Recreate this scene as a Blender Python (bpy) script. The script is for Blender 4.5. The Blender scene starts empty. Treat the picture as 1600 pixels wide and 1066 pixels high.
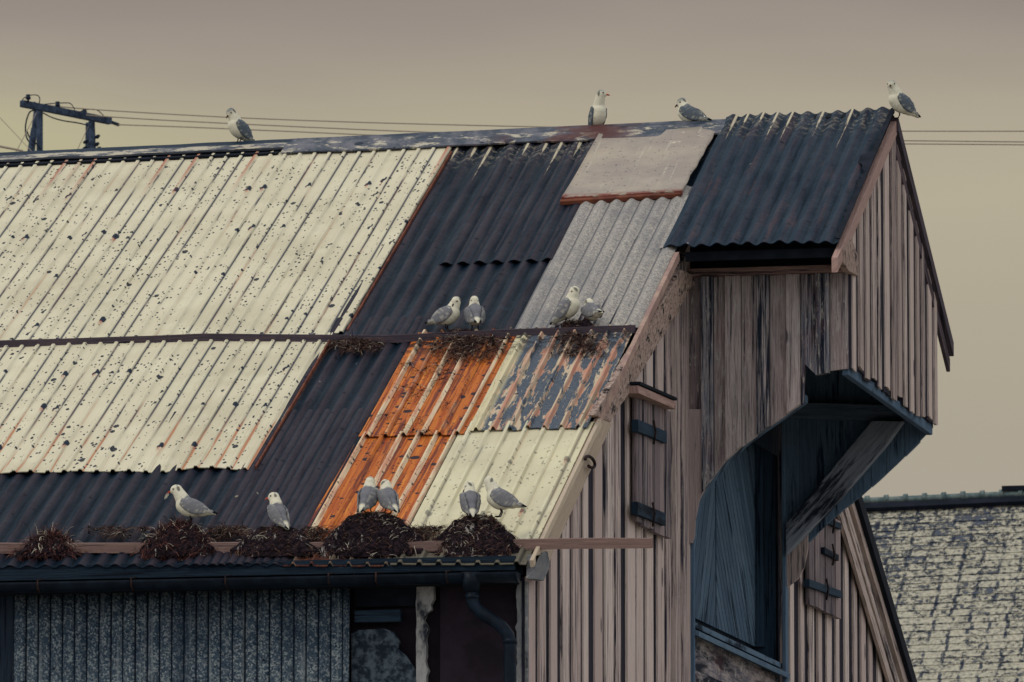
import bpy, bmesh, math, random
import numpy as np
from math import sin, cos, pi, radians, floor, sqrt
from mathutils import Vector, Matrix, noise as mn
random.seed(7)
SC = bpy.context.scene
COL = SC.collection

# ------------------------------------------------------------------ camera, world, sun, exposure
FPX, TH, PH = 12500.0, .21494, .12781          # focal length in photo pixels, heading, pitch
CZ = 1.6                                        # eye height
c_, s_, cp_, sp_ = cos(TH), sin(TH), cos(PH), sin(PH)
FW = Vector((-s_*cp_, c_*cp_, sp_)); RT = Vector((c_, s_, 0)); UP = RT.cross(FW)
cam = bpy.data.cameras.new('camera'); camo = bpy.data.objects.new('camera', cam); COL.objects.link(camo)
m = Matrix((RT, UP, -FW)).transposed().to_4x4(); m.translation = Vector((0, 0, CZ)); camo.matrix_world = m
cam.sensor_width = 36; cam.lens = FPX/1600*36; cam.clip_start = 1; cam.clip_end = 8000
cam.dof.use_dof = True; cam.dof.focus_distance = 54.5; cam.dof.aperture_fstop = 13
SC.camera = camo
SC.view_settings.view_transform = 'Standard'; SC.view_settings.look = 'None'
SC.view_settings.exposure = 0.14; SC.view_settings.gamma = 1; SC.view_settings.use_curve_mapping = False
SUN_EL, SUN_AZ = radians(48), radians(222)      # azimuth clockwise from +Y: low left, behind the camera

def lin(h):
    if isinstance(h, str):
        h = [int(h[i:i+2], 16)/255 for i in (0, 2, 4)]
        return tuple(v/12.92 if v <= .04045 else ((v+.055)/1.055)**2.4 for v in h)
    return tuple(h)

class S:                                        # tiny expression layer over shader nodes
    t = None
    def __init__(s, k): s.k = k
    @staticmethod
    def of(x): return x
    def _m(op, *a, clamp=False):
        n = S.t.nodes.new('ShaderNodeMath'); n.operation = op; n.use_clamp = clamp
        for i, v in enumerate(a): put(n.inputs[i], v)
        return S(n.outputs[0])
    def __add__(s, o): return S._m('ADD', s, o)
    __radd__ = __add__
    def __sub__(s, o): return S._m('SUBTRACT', s, o)
    def __rsub__(s, o): return S._m('SUBTRACT', o, s)
    def __mul__(s, o): return S._m('MULTIPLY', s, o)
    __rmul__ = __mul__
    def __truediv__(s, o): return S._m('DIVIDE', s, o)
def put(inp, v):
    if isinstance(v, S): S.t.links.new(v.k, inp)
    else:
        if hasattr(inp.default_value, '__len__') and len(inp.default_value) == 4 and len(v) == 3: v = (*v, 1)
        inp.default_value = v
mth = S._m
def ab(x): return mth('ABSOLUTE', x)
def fl(x): return mth('FLOOR', x)
def fr(x): return mth('FRACT', x)
def mx(a, b): return mth('MAXIMUM', a, b)
def mi(a, b): return mth('MINIMUM', a, b)
def sat(x): return mth('ADD', x, 0.0, clamp=True)
def ss(x, a, b, u=0., v=1.):                    # smooth step
    n = S.t.nodes.new('ShaderNodeMapRange'); n.interpolation_type = 'SMOOTHSTEP'
    put(n.inputs['Value'], x); n.inputs['From Min'].default_value = a; n.inputs['From Max'].default_value = b
    n.inputs['To Min'].default_value = u; n.inputs['To Max'].default_value = v
    return S(n.outputs[0])
def vec(x, y, z=0.):
    n = S.t.nodes.new('ShaderNodeCombineXYZ')
    for i, v in enumerate((x, y, z)): put(n.inputs[i], v)
    return S(n.outputs[0])
def sep(v):
    n = S.t.nodes.new('ShaderNodeSeparateXYZ'); put(n.inputs[0], v); return [S(o) for o in n.outputs]
def noise(v, scale=1., detail=3., rough=.55, dist=0.):
    n = S.t.nodes.new('ShaderNodeTexNoise'); put(n.inputs['Vector'], v)
    n.inputs['Scale'].default_value = scale; n.inputs['Detail'].default_value = detail
    n.inputs['Roughness'].default_value = rough; n.inputs['Distortion'].default_value = dist
    return S(n.outputs[0])
def voro(v, scale=1., rnd=1.):
    n = S.t.nodes.new('ShaderNodeTexVoronoi'); put(n.inputs['Vector'], v); n.inputs['Scale'].default_value = scale
    n.inputs['Randomness'].default_value = rnd
    return S(n.outputs['Distance']), S(n.outputs['Color'])
def wn(v):
    n = S.t.nodes.new('ShaderNodeTexWhiteNoise'); n.noise_dimensions = '3D'; put(n.inputs['Vector'], v)
    return S(n.outputs['Value']), S(n.outputs['Color'])
def mix(a, b, f):
    n = S.t.nodes.new('ShaderNodeMix'); n.data_type = 'RGBA'; put(n.inputs['Factor'], f)
    put(n.inputs[6], a if isinstance(a, S) else lin(a)); put(n.inputs[7], b if isinstance(b, S) else lin(b))
    return S(n.outputs[2])
def coord(k='UV'):
    n = S.t.nodes.new('ShaderNodeTexCoord'); return S(n.outputs[k])
def attr(name):
    n = S.t.nodes.new('ShaderNodeAttribute'); n.attribute_name = name; return n
def mat(name, fn):
    M = bpy.data.materials.new(name); M.use_nodes = True; S.t = M.node_tree; S.t.nodes.clear()
    o = S.t.nodes.new('ShaderNodeOutputMaterial'); p = S.t.nodes.new('ShaderNodeBsdfPrincipled')
    S.t.links.new(p.outputs[0], o.inputs[0])
    r = fn(); col, rough = r[0], r[1]
    put(p.inputs['Base Color'], col if isinstance(col, S) else lin(col)); put(p.inputs['Roughness'], rough)
    p.inputs['Specular IOR Level'].default_value = .08
    if len(r) > 2 and r[2] is not None:
        b = S.t.nodes.new('ShaderNodeBump'); b.inputs['Distance'].default_value = r[3]; b.inputs['Strength'].default_value = 1
        put(b.inputs['Height'], r[2]); S.t.links.new(b.outputs[0], p.inputs['Normal'])
    if len(r) > 4: put(p.inputs['Metallic'], r[4])
    return M

# world: Nishita sky plus a layer of cloud, coloured by direction
W = bpy.data.worlds.new('World'); SC.world = W; W.use_nodes = True; S.t = W.node_tree; S.t.nodes.clear()
wo = S.t.nodes.new('ShaderNodeOutputWorld')
sk = S.t.nodes.new('ShaderNodeTexSky'); sk.sky_type = 'NISHITA'; sk.sun_disc = False
sk.sun_elevation = SUN_EL; sk.sun_rotation = SUN_AZ
b1 = S.t.nodes.new('ShaderNodeBackground'); S.t.links.new(sk.outputs[0], b1.inputs[0]); b1.inputs[1].default_value = .05
g = coord('Generated'); gx, gy, gz = sep(g)
n1 = noise(vec(gx*2.2, gy*2.2, gz*11), 2.3, 3, .5)
n2w = noise(vec(gx*5., gy*5., gz*22.), 1.6, 4, .55); zz = gz + (n1-.5)*.026 + (n2w-.5)*.018 + (gx+.2)*.02
ramp = S.t.nodes.new('ShaderNodeValToRGB'); put(ramp.inputs[0], zz)
R_ = ramp.color_ramp; R_.elements[0].position = 0; R_.elements[0].color = (*lin('8f8271'), 1)
R_.elements[1].position = 1; R_.elements[1].color = (1.02, 1.12, 1.2, 1)
for p_, h_ in ((.104, 'a1988a'), (.126, 'a39a88'), (.145, 'aca38d'), (.156, 'a49a88'), (.168, '91867d'), (.182, '7d736f')):
    e = R_.elements.new(p_); e.color = (*[max(0, (v-k)/.88) for v, k in zip(lin(h_), (.012, .018, .024))], 1)
for p_, v_ in ((.24, (.24, .24, .27)), (.42, (.62, .68, .74))):
    e = R_.elements.new(p_); e.color = (*v_, 1)
front = mix(mix(S(ramp.outputs[0]), 'b8b088', ss(ab(zz-.147), .001, .017, 1, 0)*ss(gx, -.17, -.30)*.9), (.92, .96, 1.0), ss(gy*-1., -.86, -.15)); b2 = S.t.nodes.new('ShaderNodeBackground'); S.t.links.new(front.k, b2.inputs[0]); b2.inputs[1].default_value = 1.0  # cloud brightened out of view behind the camera, added fill for the walls
ad = S.t.nodes.new('ShaderNodeMixShader'); ad.inputs[0].default_value = .88; S.t.links.new(b1.outputs[0], ad.inputs[1]); S.t.links.new(b2.outputs[0], ad.inputs[2])
S.t.links.new(ad.outputs[0], wo.inputs[0])
sl = bpy.data.lights.new('sun', 'SUN'); sl.energy = .75; sl.angle = radians(14); sl.color = (1, .93, .8)
so = bpy.data.objects.new('sun', sl); COL.objects.link(so)
sd = Vector((sin(SUN_AZ)*cos(SUN_EL), cos(SUN_AZ)*cos(SUN_EL), sin(SUN_EL)))
so.rotation_euler = sd.to_track_quat('Z', 'Y').to_euler(); so.location = sd*60

# ------------------------------------------------------------------ measuring helpers (the camera stands at 0,0,CZ)
ZE, WD, TN, YE = 5.348+CZ, 7.168, .5409, 51.0    # eave height, half depth, roof pitch, eave line
YR = YE+WD; ZR = ZE+WD*TN
KA, KB = .0122, -.0164                           # the old ridge and eave are not quite level
XG, XE, YN = -10.95, -9.81, 56.32; YF = 2*YR-YN   # gable plane, hoist-house end plane, its two side walls
YW = 50.85                                       # long front wall
O = Vector((0, 0, CZ))
def ray(px, py): return FW + RT*((px-800)/FPX) + UP*((533-py)/FPX)
def onX(px, py, X=XG): d = ray(px, py); return O + d*(X/d.x)
def onY(px, py, Y): d = ray(px, py); return O + d*(Y/d.y)
def roofz(X, v): return (ZE+KB*(X+11))*(1-v) + v*(ZR+KA*(X+11))
NRM = Vector((0, -TN, 1)).normalized()
def RP(X, v, h=0.): return Vector((X, YE+v*WD, roofz(X, v))) + NRM*h
SL = WD*sqrt(1+TN*TN)
def uv(px, py):
    d = ray(px, py); v = .5
    for _ in range(60):
        X = d.x*(YE+v*WD)/d.y; z = CZ+d.z*(YE+v*WD)/d.y; e = ZE+KB*(X+11); g2 = ZR+KA*(X+11)
        v += (z-(e+(g2-e)*v))/(g2-e-d.z/d.y*WD)
    return X, v

# ------------------------------------------------------------------ object helpers
def tag(o, label=None, cat=None, group=None, kind=None):
    if label: o['label'] = label
    if cat: o['category'] = cat
    if group: o['group'] = group
    if kind: o['kind'] = kind
    return o
def empty(name, loc, label, cat, group=None):
    o = bpy.data.objects.new(name, None); COL.objects.link(o); o.location = loc; o.empty_display_size = .2
    return tag(o, label, cat, group)

class MB:
    def __init__(s): s.v = []; s.f = []; s.uv = []; s.r = []; s.sm = []
    def face(s, idx, uvs, r, sm=False): s.f.append(idx); s.uv.append(uvs); s.r.append(r); s.sm.append(sm)
    def prism(s, pts, ext, grain, r=None):
        pts = [Vector(p) for p in pts]; ext = Vector(ext); g = Vector(grain).normalized(); r = random.random() if r is None else r
        n = ext.normalized(); a = g.cross(n)
        if a.length < .1: a = g.orthogonal(); n = g.cross(a).normalized()
        a.normalize(); q = [p+ext for p in pts]; b = len(s.v); N = len(pts); s.v += pts+q
        U = lambda p: (p.dot(a)+p.dot(n)*.7+r*17, p.dot(g)+r*31)
        s.face(list(range(b, b+N)), [U(p) for p in pts], r)
        s.face(list(range(b+2*N-1, b+N-1, -1)), [U(p) for p in q[::-1]], r)
        for i in range(N):
            j = (i+1) % N; s.face([b+i, b+N+i, b+N+j, b+j], [U(pts[i]), U(q[i]), U(q[j]), U(pts[j])], r)
    def box(s, x0, x1, y0, y1, z0, z1, grain=(0, 0, 1), r=None):
        s.prism([(x0, y0, z0), (x1, y0, z0), (x1, y0, z1), (x0, y0, z1)], (0, y1-y0, 0), grain, r)
    def beam(s, p0, p1, w, h, up=(0, 0, 1), r=None):
        p0, p1 = Vector(p0), Vector(p1); d = (p1-p0).normalized(); a = d.cross(Vector(up)).normalized(); u = a.cross(d)
        s.prism([p0+a*w/2+u*h/2, p0-a*w/2+u*h/2, p0-a*w/2-u*h/2, p0+a*w/2-u*h/2], p1-p0, d, r)
    def tube(s, pts, rad, n=8, r=None, cap=True):
        pts = [Vector(p) for p in pts]; b = len(s.v); r = random.random() if r is None else r; L = 0; ups = None
        rad = rad if hasattr(rad, '__len__') else [rad]*len(pts)
        for i, p in enumerate(pts):
            d = (pts[min(i+1, len(pts)-1)]-pts[max(i-1, 0)]).normalized()
            if ups is None: ups = d.orthogonal().normalized()
            a = (ups-d*ups.dot(d)).normalized(); ups = a; c = d.cross(a)
            for k in range(n): t = 2*pi*k/n; s.v.append(p+(a*cos(t)+c*sin(t))*rad[i])
        for i in range(len(pts)-1):
            L2 = L+(pts[i+1]-pts[i]).length
            for k in range(n):
                k2 = (k+1) % n
                s.face([b+i*n+k, b+i*n+k2, b+(i+1)*n+k2, b+(i+1)*n+k], [(k/n*.3, L), ((k+1)/n*.3, L), ((k+1)/n*.3, L2), (k/n*.3, L2)], r, True)
            L = L2
        if cap:
            s.face([b+k for k in range(n)][::-1], [(0, 0)]*n, r); e = b+(len(pts)-1)*n; s.face([e+k for k in range(n)], [(0, 0)]*n, r)
    def strand(s, pts, w, r):
        b = len(s.v); n = len(pts)
        for i, p in enumerate(pts):
            k = w*(1-.6*i/(n-1)); s.v += [p+Vector((k, 0, 0)), p+Vector((-k*.5, -k*.8, 0)), p+Vector((-k*.5, k*.5, k*.7))]
        for i in range(n-1):
            for k in range(3):
                k2 = (k+1) % 3; s.face([b+i*3+k, b+i*3+k2, b+i*3+3+k2, b+i*3+3+k], [(0, 0)]*4, r)
    def build(s, name, m, parent=None, bevel=0, loc=None):
        me = bpy.data.meshes.new(name); me.from_pydata([tuple(v) for v in s.v], [], s.f)
        u = me.uv_layers.new(name='UVMap'); a = me.attributes.new('rnd', 'FLOAT', 'FACE')
        flat = [c for fu in s.uv for t in fu for c in t]; u.data.foreach_set('uv', flat); a.data.foreach_set('value', s.r)
        me.polygons.foreach_set('use_smooth', s.sm)
        bm = bmesh.new(); bm.from_mesh(me); bmesh.ops.recalc_face_normals(bm, faces=bm.faces); bm.to_mesh(me); bm.free()
        me.materials.append(m); o = bpy.data.objects.new(name, me); COL.objects.link(o)
        if loc is not None:
            me.transform(Matrix.Translation(-Vector(loc))); o.location = loc
        if parent:
            o.parent = parent; o.matrix_parent_inverse = Matrix.Translation(-wloc(parent))
        if bevel:
            bv = o.modifiers.new('bevel', 'BEVEL'); bv.width = bevel; bv.segments = 2; bv.limit_method = 'ANGLE'
        return o
def wloc(o):
    v = Vector(o.location)
    while o.parent:
        o2 = o.parent; v = v + o.matrix_parent_inverse.translation + Vector(o2.location); o = o2
    return v

# ------------------------------------------------------------------ materials
def m_white(pitch, rust=.5, specks=1., seed=0., lowrust=0., base='c6bda3', dirt_shade=1., row=.95):
    def f():
        u, v, _ = sep(coord()); x = u*pitch; ph = fr(u); cell = fl(u)
        P = vec(x, v, seed); r1, rc = wn(vec(cell, seed, 3.)); rr, rg, rb = sep(rc)
        big = noise(P, 1.3, 3, .6); c = mix(base, 'b6ad93', ss(big, .35, .75)); c = mix(c, 'cfc8ad', ss(noise(P, 3.1, 2), .5, .8)*.6)
        # rust streak beside ribs
        sn = noise(vec(x*40, v*.9, seed+2), 1., 3, .6)
        rs = ss(ph, .60, .66)*ss(ph, .72, .80, 1, 0)
        lo = ss(v, 2.9, 1.9) if lowrust else 0.
        k = sat(rs*ss(sn, .45, .62)*(rust*ss(rr, .35, .8)+(lo*lowrust*1.6 if lowrust else 0.)))
        c = mix(c, 'b0704e', k*.85)
        thin = ss(ab(ph-.36), .05, .01)*ss(noise(vec(x*50, v*3, seed+5), 1., 3), .42, .6)*.45
        c = mix(c, '8b7468', thin)
        # dark line along the foot of each rib: grime plus painted rib shadow
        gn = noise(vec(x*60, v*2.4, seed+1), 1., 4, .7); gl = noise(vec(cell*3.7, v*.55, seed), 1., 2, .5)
        gm = ss(ph, .60, .645)*ss(ph, .67, .76, 1, 0)*ss(gn+(gl-.5)*1.3+(rg-.5)*.3, .44, .60)*dirt_shade
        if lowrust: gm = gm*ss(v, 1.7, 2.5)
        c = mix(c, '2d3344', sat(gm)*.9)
        # wandering speckle
        dd, cc = voro(vec(x, v*.55, seed), 36.); cr, cg, cb = sep(cc)
        dens = ss(noise(P, 1.9, 4, .65), .26, .56)
        m1 = ss(dd+noise(P, 120., 2)*.14-cr*.41*dens, .02, .07, 1, 0)*specks
        c = mix(c, '1c222e', sat(m1)*.95)
        dd, cc = voro(vec(x*.9, v*.55, seed+4), 13.); cr, cg, cb = sep(cc)
        m1 = ss(dd+noise(P, 90., 2)*.2-cr*cr*cr*.33*dens*specks, .06, .09, 1, 0)
        c = mix(c, '1c222e', sat(m1)*.95)
        # fixing spots in rows, each with a rust tail
        ce = vec(fl(u+.0), fl(v/row), seed+9); w1, wc = wn(ce); a, b, d = sep(wc)
        lx = (ph-.35-.3*a)*pitch+(noise(P, 40., 2)-.5)*.02; ly = (fr(v/row)-.45-.12*b)*row+(noise(P, 33., 2)-.5)*.03
        rad = ss(d, .30, 1.)*.027
        el = mth('SQRT', lx*lx+ly*ly*.3)
        tail = ss(ab(lx)*1.6-rad*.8, -.008, .002, 1, 0)*ss(ly, -.16, -.02)*ss(ly, .0, .03, 1, 0)*ss(d, .8, .92)
        c = mix(c, 'a04a30', tail*.85); c = mix(c, '1f2733', ss(el-rad, -.004, .003, 1, 0)*ss(d, .33, .38)*specks)
        # red stain dropping from the top on a few ribs
        tp = ss(v, SL-1.3, SL-.35)*ss(rb, .78, .84)*ss(ab(ph-.45), .05, .22, 1, 0)
        c = mix(c, '9a4530', tp*.75)
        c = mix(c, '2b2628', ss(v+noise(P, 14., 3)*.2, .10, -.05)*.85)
        return c, .62, gn*.4+big, .004
    return f
def m_dark(pitch, seed=0., streak=0., top=SL, brown=.5, base='081926', alt='2f2830', rustn=.0):
    def f():
        u, v, _ = sep(coord()); x = u*pitch; ph = fr(u); cell = fl(u); P = vec(x, v, seed)
        w1, wc = wn(vec(cell, seed, 1.)); a, b, d = sep(wc)
        n = noise(vec(x*14, v*1.3, seed), 1., 4, .65); n2 = noise(P, 1.1, 3, .6)
        c = mix(base, alt, sat(ss(ab(ph-.60), .06, .30, 1, 0)*brown*1.7*ss(n2, .2, .5, .5, 1.)+ss(n2, .5, .7)*brown*.35))
        c = mix(c, '0a111b', ss(n, .52, .72)*.5); c = mix(c, '070c14', ss(ab(ph-.96), .03, .10, 1, 0)*.7); c = mix(c, '24394a', ss(noise(P, 7., 4, .7), .58, .75)*.5)  # includes a dark trough line, corrugation shade put into the colour
        if rustn: c = mix(c, '5c3a38', ss(noise(vec(x*9, v*1.1, seed+3), 1., 4, .65), .56-.06*rustn, .72)*.8*rustn)
        dd, cc = voro(P, 15.); q, _, _ = sep(cc)
        c = mix(c, '0a0f18', ss(dd-q*q*q*.28, -.01, .03, 1, 0))
        dd, cc = voro(vec(x, v, seed+8), 11.); q, _, _ = sep(cc)
        c = mix(c, '9aa0a0', ss(dd-ss(q, .93, 1.)*.08, -.01, .01, 1, 0)*.8)
        if streak:
            ln = (.25+a*a*2.2)*streak
            t = (v-top+ln)/ln; wd = ss(t, 0., 1., .008, .075)
            sm = noise(vec(x*60, v*5, seed), 1., 4, .7)
            k = ss(ab(ph-.62+(b-.5)*.25)-wd, -.03, .02, 1, 0)*ss(t, .0, .12)*ss(sm+ss(t, .5, 1.)*.12, .45, .55)*ss(d, .42, .5)
            c = mix(c, 'b9ad92', sat(k)*.9)
            k2 = ss(v, top-.5, top-.1)*ss(noise(P, 16., 4, .75), .5, .6); c = mix(c, 'a89c88', k2*.28)
        return c, ss(n, .3, .8, .5, .8), n+noise(P, 5., 3)*2, .006
    return f
def m_galv(pitch, seed=0., a='6e6a6a', b='a09588', lo='4b4f58', sc=70., groove=0., gcol='0d1826'):
    def f():
        u, v, _ = sep(coord()); x = u*pitch; ph = fr(u); P = vec(x, v, seed)
        vd, vc = voro(P, sc*1.5); q1, q2, q3 = sep(vc); n = noise(P, sc*.5, 4, .75); c = mix(a, b, ss(q1+(n-.5)*.8, .35, .95)); c = mix(c, lo, ss(q2+(n-.5), .62, .9)*.8)
        c = mix(c, lo, ss(noise(P, 2.2, 3, .6), .46, .72)*.6); c = mix(c, lo, ss(noise(vec(x*9, v*.35, seed+6), 1., 3, .6), .5, .7)*.5)
        st = noise(vec(x*24, v*.7, seed+2), 1., 3, .6); c = mix(c, b, ss(st, .56, .7)*.5)
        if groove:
            c = mix(c, gcol, ss(ab(fr(ph+.44)-.5), .03, .10, 1, 0)*groove)  # troughs darkened: rib shade painted into the colour
        dd, cc = voro(P, 7.); q, _, _ = sep(cc); c = mix(c, '161c26', ss(dd-ss(q, .9, 1.)*.09, -.01, .01, 1, 0))
        return c, .6, n, .003
    return f
def m_orange(pitch, seed=0., wide=0.):
    def f():
        u, v, _ = sep(coord()); x = u*pitch; ph = fr(u); cell = fl(u); P = vec(x, v, seed)
        w1, wc = wn(vec(cell, seed, 1.)); a, b, d = sep(wc)
        n = noise(vec(x*30, v*.9, seed), 1., 4, .65); n2 = noise(P, 3., 3, .6)
        c = mix('b3642a', '94461f', ss(n, .42, .62)); c = mix(c, 'cc7e34', ss(noise(vec(x*34, v*1.2, seed+9), 1., 4, .7), .52, .66)); c = mix(c, '54282a', ss(noise(vec(x*22, v*.8, seed+3), 1., 5, .7), .50, .60)*.8)
        cr = ss(ab(ph-.53+(n2-.5)*.03)-(b-.3)*.08-wide, .08, .12, 1, 0); tone = mix('cbb898', 'b88468', ss(noise(vec(x*45, v*1.6, seed+6), 1., 3, .7), .42, .62))
        c = mix(c, tone, cr*ss(a+n2*.3, .18, .36))
        c = mix(c, '4a241e', ss(ab(ph-.70), .01, .045, 1, 0)*ss(noise(vec(x*9, v*3, seed+4), 1., 3), .42, .55)*.8)
        dd, cc = voro(P, 12.); q, _, _ = sep(cc)
        c = mix(c, '1d1d28', ss(dd+noise(P, 70., 2)*.16-q*q*q*.42, .07, .12, 1, 0)*.95*ss(ab(ph-.5), .08, .14, .2, 1.))
        dd, cc = voro(vec(x, v, 5.), 42.); q, _, _ = sep(cc); c = mix(c, '2a1c20', ss(dd-q*q*q*.4, -.01, .04, 1, 0)*.8)
        k = ss(v, SL*.40, SL*.455)*ss(noise(P, 9., 4, .7), .42, .52); c = mix(c, '17171e', k*.9)
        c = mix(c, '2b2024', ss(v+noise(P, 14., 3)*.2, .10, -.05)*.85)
        return c, .6, n+n2, .004
    return f
def m_peel(pitch, seed=0.):
    def f():
        u, v, _ = sep(coord()); x = u*pitch; ph = fr(u); P = vec(x, v, seed)
        n = noise(vec(x*13, v*2.1, seed), 1., 5, .72, .8); cr = ss(ab(ph-.5), .1, .34, .07, -.05)
        pk = ss(noise(vec(x*26, v*.8, seed+2), 1., 3, .6), .42, .6)
        c = mix('454d58', '60646a', ss(noise(P, 40., 3), .4, .7)*.7)
        paint = mix('b9a68c', 'ad7c68', pk); edge = ss(ab(n+cr-.505), .006, .016, 1, 0)
        c = mix(c, paint, ss(n+cr, .50, .515)); c = mix(c, 'c3b8a0', edge*.6)
        c = mix(c, 'c5bb98', ss(u, 1.0, .5)*.9)
        k = ss(v, SL*.40, SL*.455)*ss(noise(P, 9., 4, .7), .44, .54); c = mix(c, '23232b', k*.85)
        dd, cc = voro(P, 14.); q, _, _ = sep(cc); c = mix(c, '20242e', ss(dd-q*q*q*.22, -.01, .03, 1, 0)*.8)
        return c, .65, ss(n+cr, .50, .515)*2+pk*.3, .003
    return f
def m_patch():
    u, v, _ = sep(coord()); P = vec(u, v, 1.)
    c = mix('8c8076', 'a09382', ss(noise(P, 2.2, 4, .6), .35, .7)); st = noise(vec(u*26, v*.9, 2.), 1., 4, .7)
    c = mix(c, 'aea593', ss(st, .56, .68)*.7); c = mix(c, 'c6bfa4', ss(noise(P, 7., 4, .7), .60, .68)*ss(v, SL*.9, SL*.97)*.9)
    dd, cc = voro(P, 40.); q, _, _ = sep(cc); c = mix(c, '4c4a50', ss(dd-q*q*q*q*.4, -.01, .03, 1, 0)*.7)
    e = ss(v, SL*.800, SL*.812, 1, 0); c = mix(c, '76403a', e*ss(noise(P, 14., 2), .35, .5))
    return c, .5, noise(P, 3., 3)*3, .008
def m_cap(seed=0., rust=0., wht=.6, left=False):
    def f():
        u, v, _ = sep(coord()); P = vec(u, v, seed)          # u along, v across from the crown
        n = noise(P, 6., 4, .7); c = mix('3c424c', '66646a', ss(n, .4, .65)); c = mix(c, '23303f', ss(noise(vec(u*1.2, v*8, seed), 1., 3), .52, .66)*.8)
        w = noise(vec(u*5, v*14, seed+2), 1., 5, .75)
        c = mix(c, 'b3a994', ss(w, .56-.08*wht, .64-.06*wht)*ss(v, .03, .08)*.9)
        dd, cc = voro(vec(u, v*1.6, seed), 6.); q, _, _ = sep(cc); c = mix(c, '1c2632', ss(dd-ss(q, .62, 1.)*.22, -.01, .04, 1, 0))
        if left:
            c = mix(c, '1d2a38', ss(v, .085, .06)); c = mix(c, '0a0e16', ss(v+noise(vec(u*9, 0., 1.), 1., 3)*.05, .178, .19))
        if rust:
            k = ss(noise(vec(u*1.7, v*4, seed+7), 1., 4, .6), .47, .6)*ss(u, -12.9, -12.5)*ss(u, -11.6, -11.9)
            c = mix(c, '53302c', k*.85); c = mix(c, '2a2328', ss(noise(vec(u*3, v*6, seed+1), 1., 3), .55, .62)*k)
        return c, .55, n+w, .008
    return f
def m_wood(pale, mid, dark, seed=0., dk=.5, flake=0., across=105., along=2.6, rust=0., alt=None):
    mid0 = mid
    def f():
        mid = mid0
        u, v, _ = sep(coord()); a = S(attr('rnd').outputs['Fac']); a2, ac = wn(vec(a, seed, 1.)); r1, r2, r3 = sep(ac)
        g1 = noise(vec(u*across, v*along, seed), 1., 5, .75, .1); g2 = noise(vec(u*across*.33, v*along*.42, seed+3), 1., 5, .72, .12); g3 = noise(vec(u*4, v*1.3, seed+5), 1., 4, .65)
        if alt: mid = mix(mid, alt, ss(r2+(g3-.5)*.8, .35, .65))
        c = mix(mid, pale, sat(ss(g1, .38, .6)*.8+(r1-.5)*1.1)); c = mix(c, dark, sat(ss(g2+(r2-.5)*.16, .64-.22*dk, .72-.12*dk)))
        c = mix(c, dark, ss(g1, .60, .70)*.75*min(1, dk*1.6))
        dd, cc = voro(vec(u*5.5, v*2.2, seed+a*7), 1.); q, _, _ = sep(cc)
        c = mix(c, dark, ss(dd-ss(q, .75, 1.)*.16, -.02, .03, 1, 0)*.8)
        dd, cc = voro(vec(u*9, v*1.6, seed+11), 1.); q, _, _ = sep(cc); c = mix(c, '14161c', ss(dd-ss(q, .8, 1.)*.07, -.01, .01, 1, 0)*.9)
        if flake: c = mix(c, 'a8a39b', ss(noise(vec(u*34, v*5., seed+8), 1., 5, .8), .60-.035*flake, .64)*ss(g3+(r3-.5)*.2, .44, .58)*.85)
        if rust: c = mix(c, '7a4a42', ss(g3, .5, .7)*rust)
        return c, .8, g1*1.4+g2, .006
    return f
def m_bark():
    u, v, _ = sep(coord()); P = vec(u*2.2, v, 0.); n = noise(P, 16., 5, .75, .4); n2 = noise(P, 5., 3, .7)
    c = mix('a68f83', '7c655c', ss(n, .46, .6)); c = mix(c, '1b1a20', ss(n2+n*.3, .70, .80)); c = mix(c, 'bca898', ss(noise(P, 23., 4, .7), .54, .64)*.9)
    return c, .85, n+n2, .03
def m_plain(col, col2=None, rough=.6, sc=12., bump=.002):
    def f():
        P = coord('Object'); n = noise(P, sc, 4, .65); return mix(col, col2 or col, ss(n, .4, .65)), rough, n, bump
    return f
def m_attrcol(rough=.75, sc=60., bump=.002):
    def f():
        c = S(attr('Col').outputs['Color']); P = coord('Object'); n = noise(P, sc, 3, .6)
        return mix(c, mixmul(c, .72), ss(n, .52, .75)), rough, n, bump
    return f
def mixmul(c, k):
    n = S.t.nodes.new('ShaderNodeMix'); n.data_type = 'RGBA'; n.blend_type = 'MULTIPLY'; n.inputs['Factor'].default_value = 1
    put(n.inputs[6], c); put(n.inputs[7], (k, k, k*1.04)); return S(n.outputs[2])
def m_strand(cols):
    def f():
        a = S(attr('rnd').outputs['Fac']); c = mix(cols[0], cols[1], ss(a, .1, .6)); c = mix(c, cols[2], ss(a, .80, .86)); c = mix(c, cols[3], ss(a, .95, .96))
        return c, .85
    return f
def m_slate():
    u, v, _ = sep(coord()); P = vec(u, v, 0.)
    row = fl(v/.13); uu = u/.21+noise(vec(row*.7, u*.6, 0.), 1., 2)*.9; w1, wc = wn(vec(fl(uu), row, 1.)); a, b, d = sep(wc)
    wob = (noise(P, 9., 3, .7)-.5)
    w2 = noise(P, 30., 3, .7)-.5; eu = ab(fr(uu)-.5)+wob*.16+w2*.15; ev = ab(fr(v/.13)-.5)+wob*.3+w2*.4
    gap = mx(ss(eu, .37, .44)*ss(noise(vec(u*4, v*2.5, 9.), 1., 3), .36, .5), ss(ev, .38, .45)*ss(noise(vec(u*5, v*9, 3.), 1., 3), .47, .60))
    n = noise(P, 14., 5, .8); n2 = noise(P, 1.1, 3, .6)
    lich = ss(n+(a-.5)*.10+(n2-.5)*.16-ss(v, 4.2, 7.0)*.07, .36, .46)
    c = mix('4b505c', '363e4c', ss(n2, .4, .6)); c = mix(c, mix('aca592', '8a867a', ss(noise(P, 25., 3), .4, .65)), lich)
    c = mix(c, '2b3342', gap*ss(noise(P, 6., 4, .75), .40, .54)*.95)
    return c, .8, lich+n, .01
MT = {}
def mk(name, f): MT[name] = mat(name, f); return MT[name]
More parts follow.
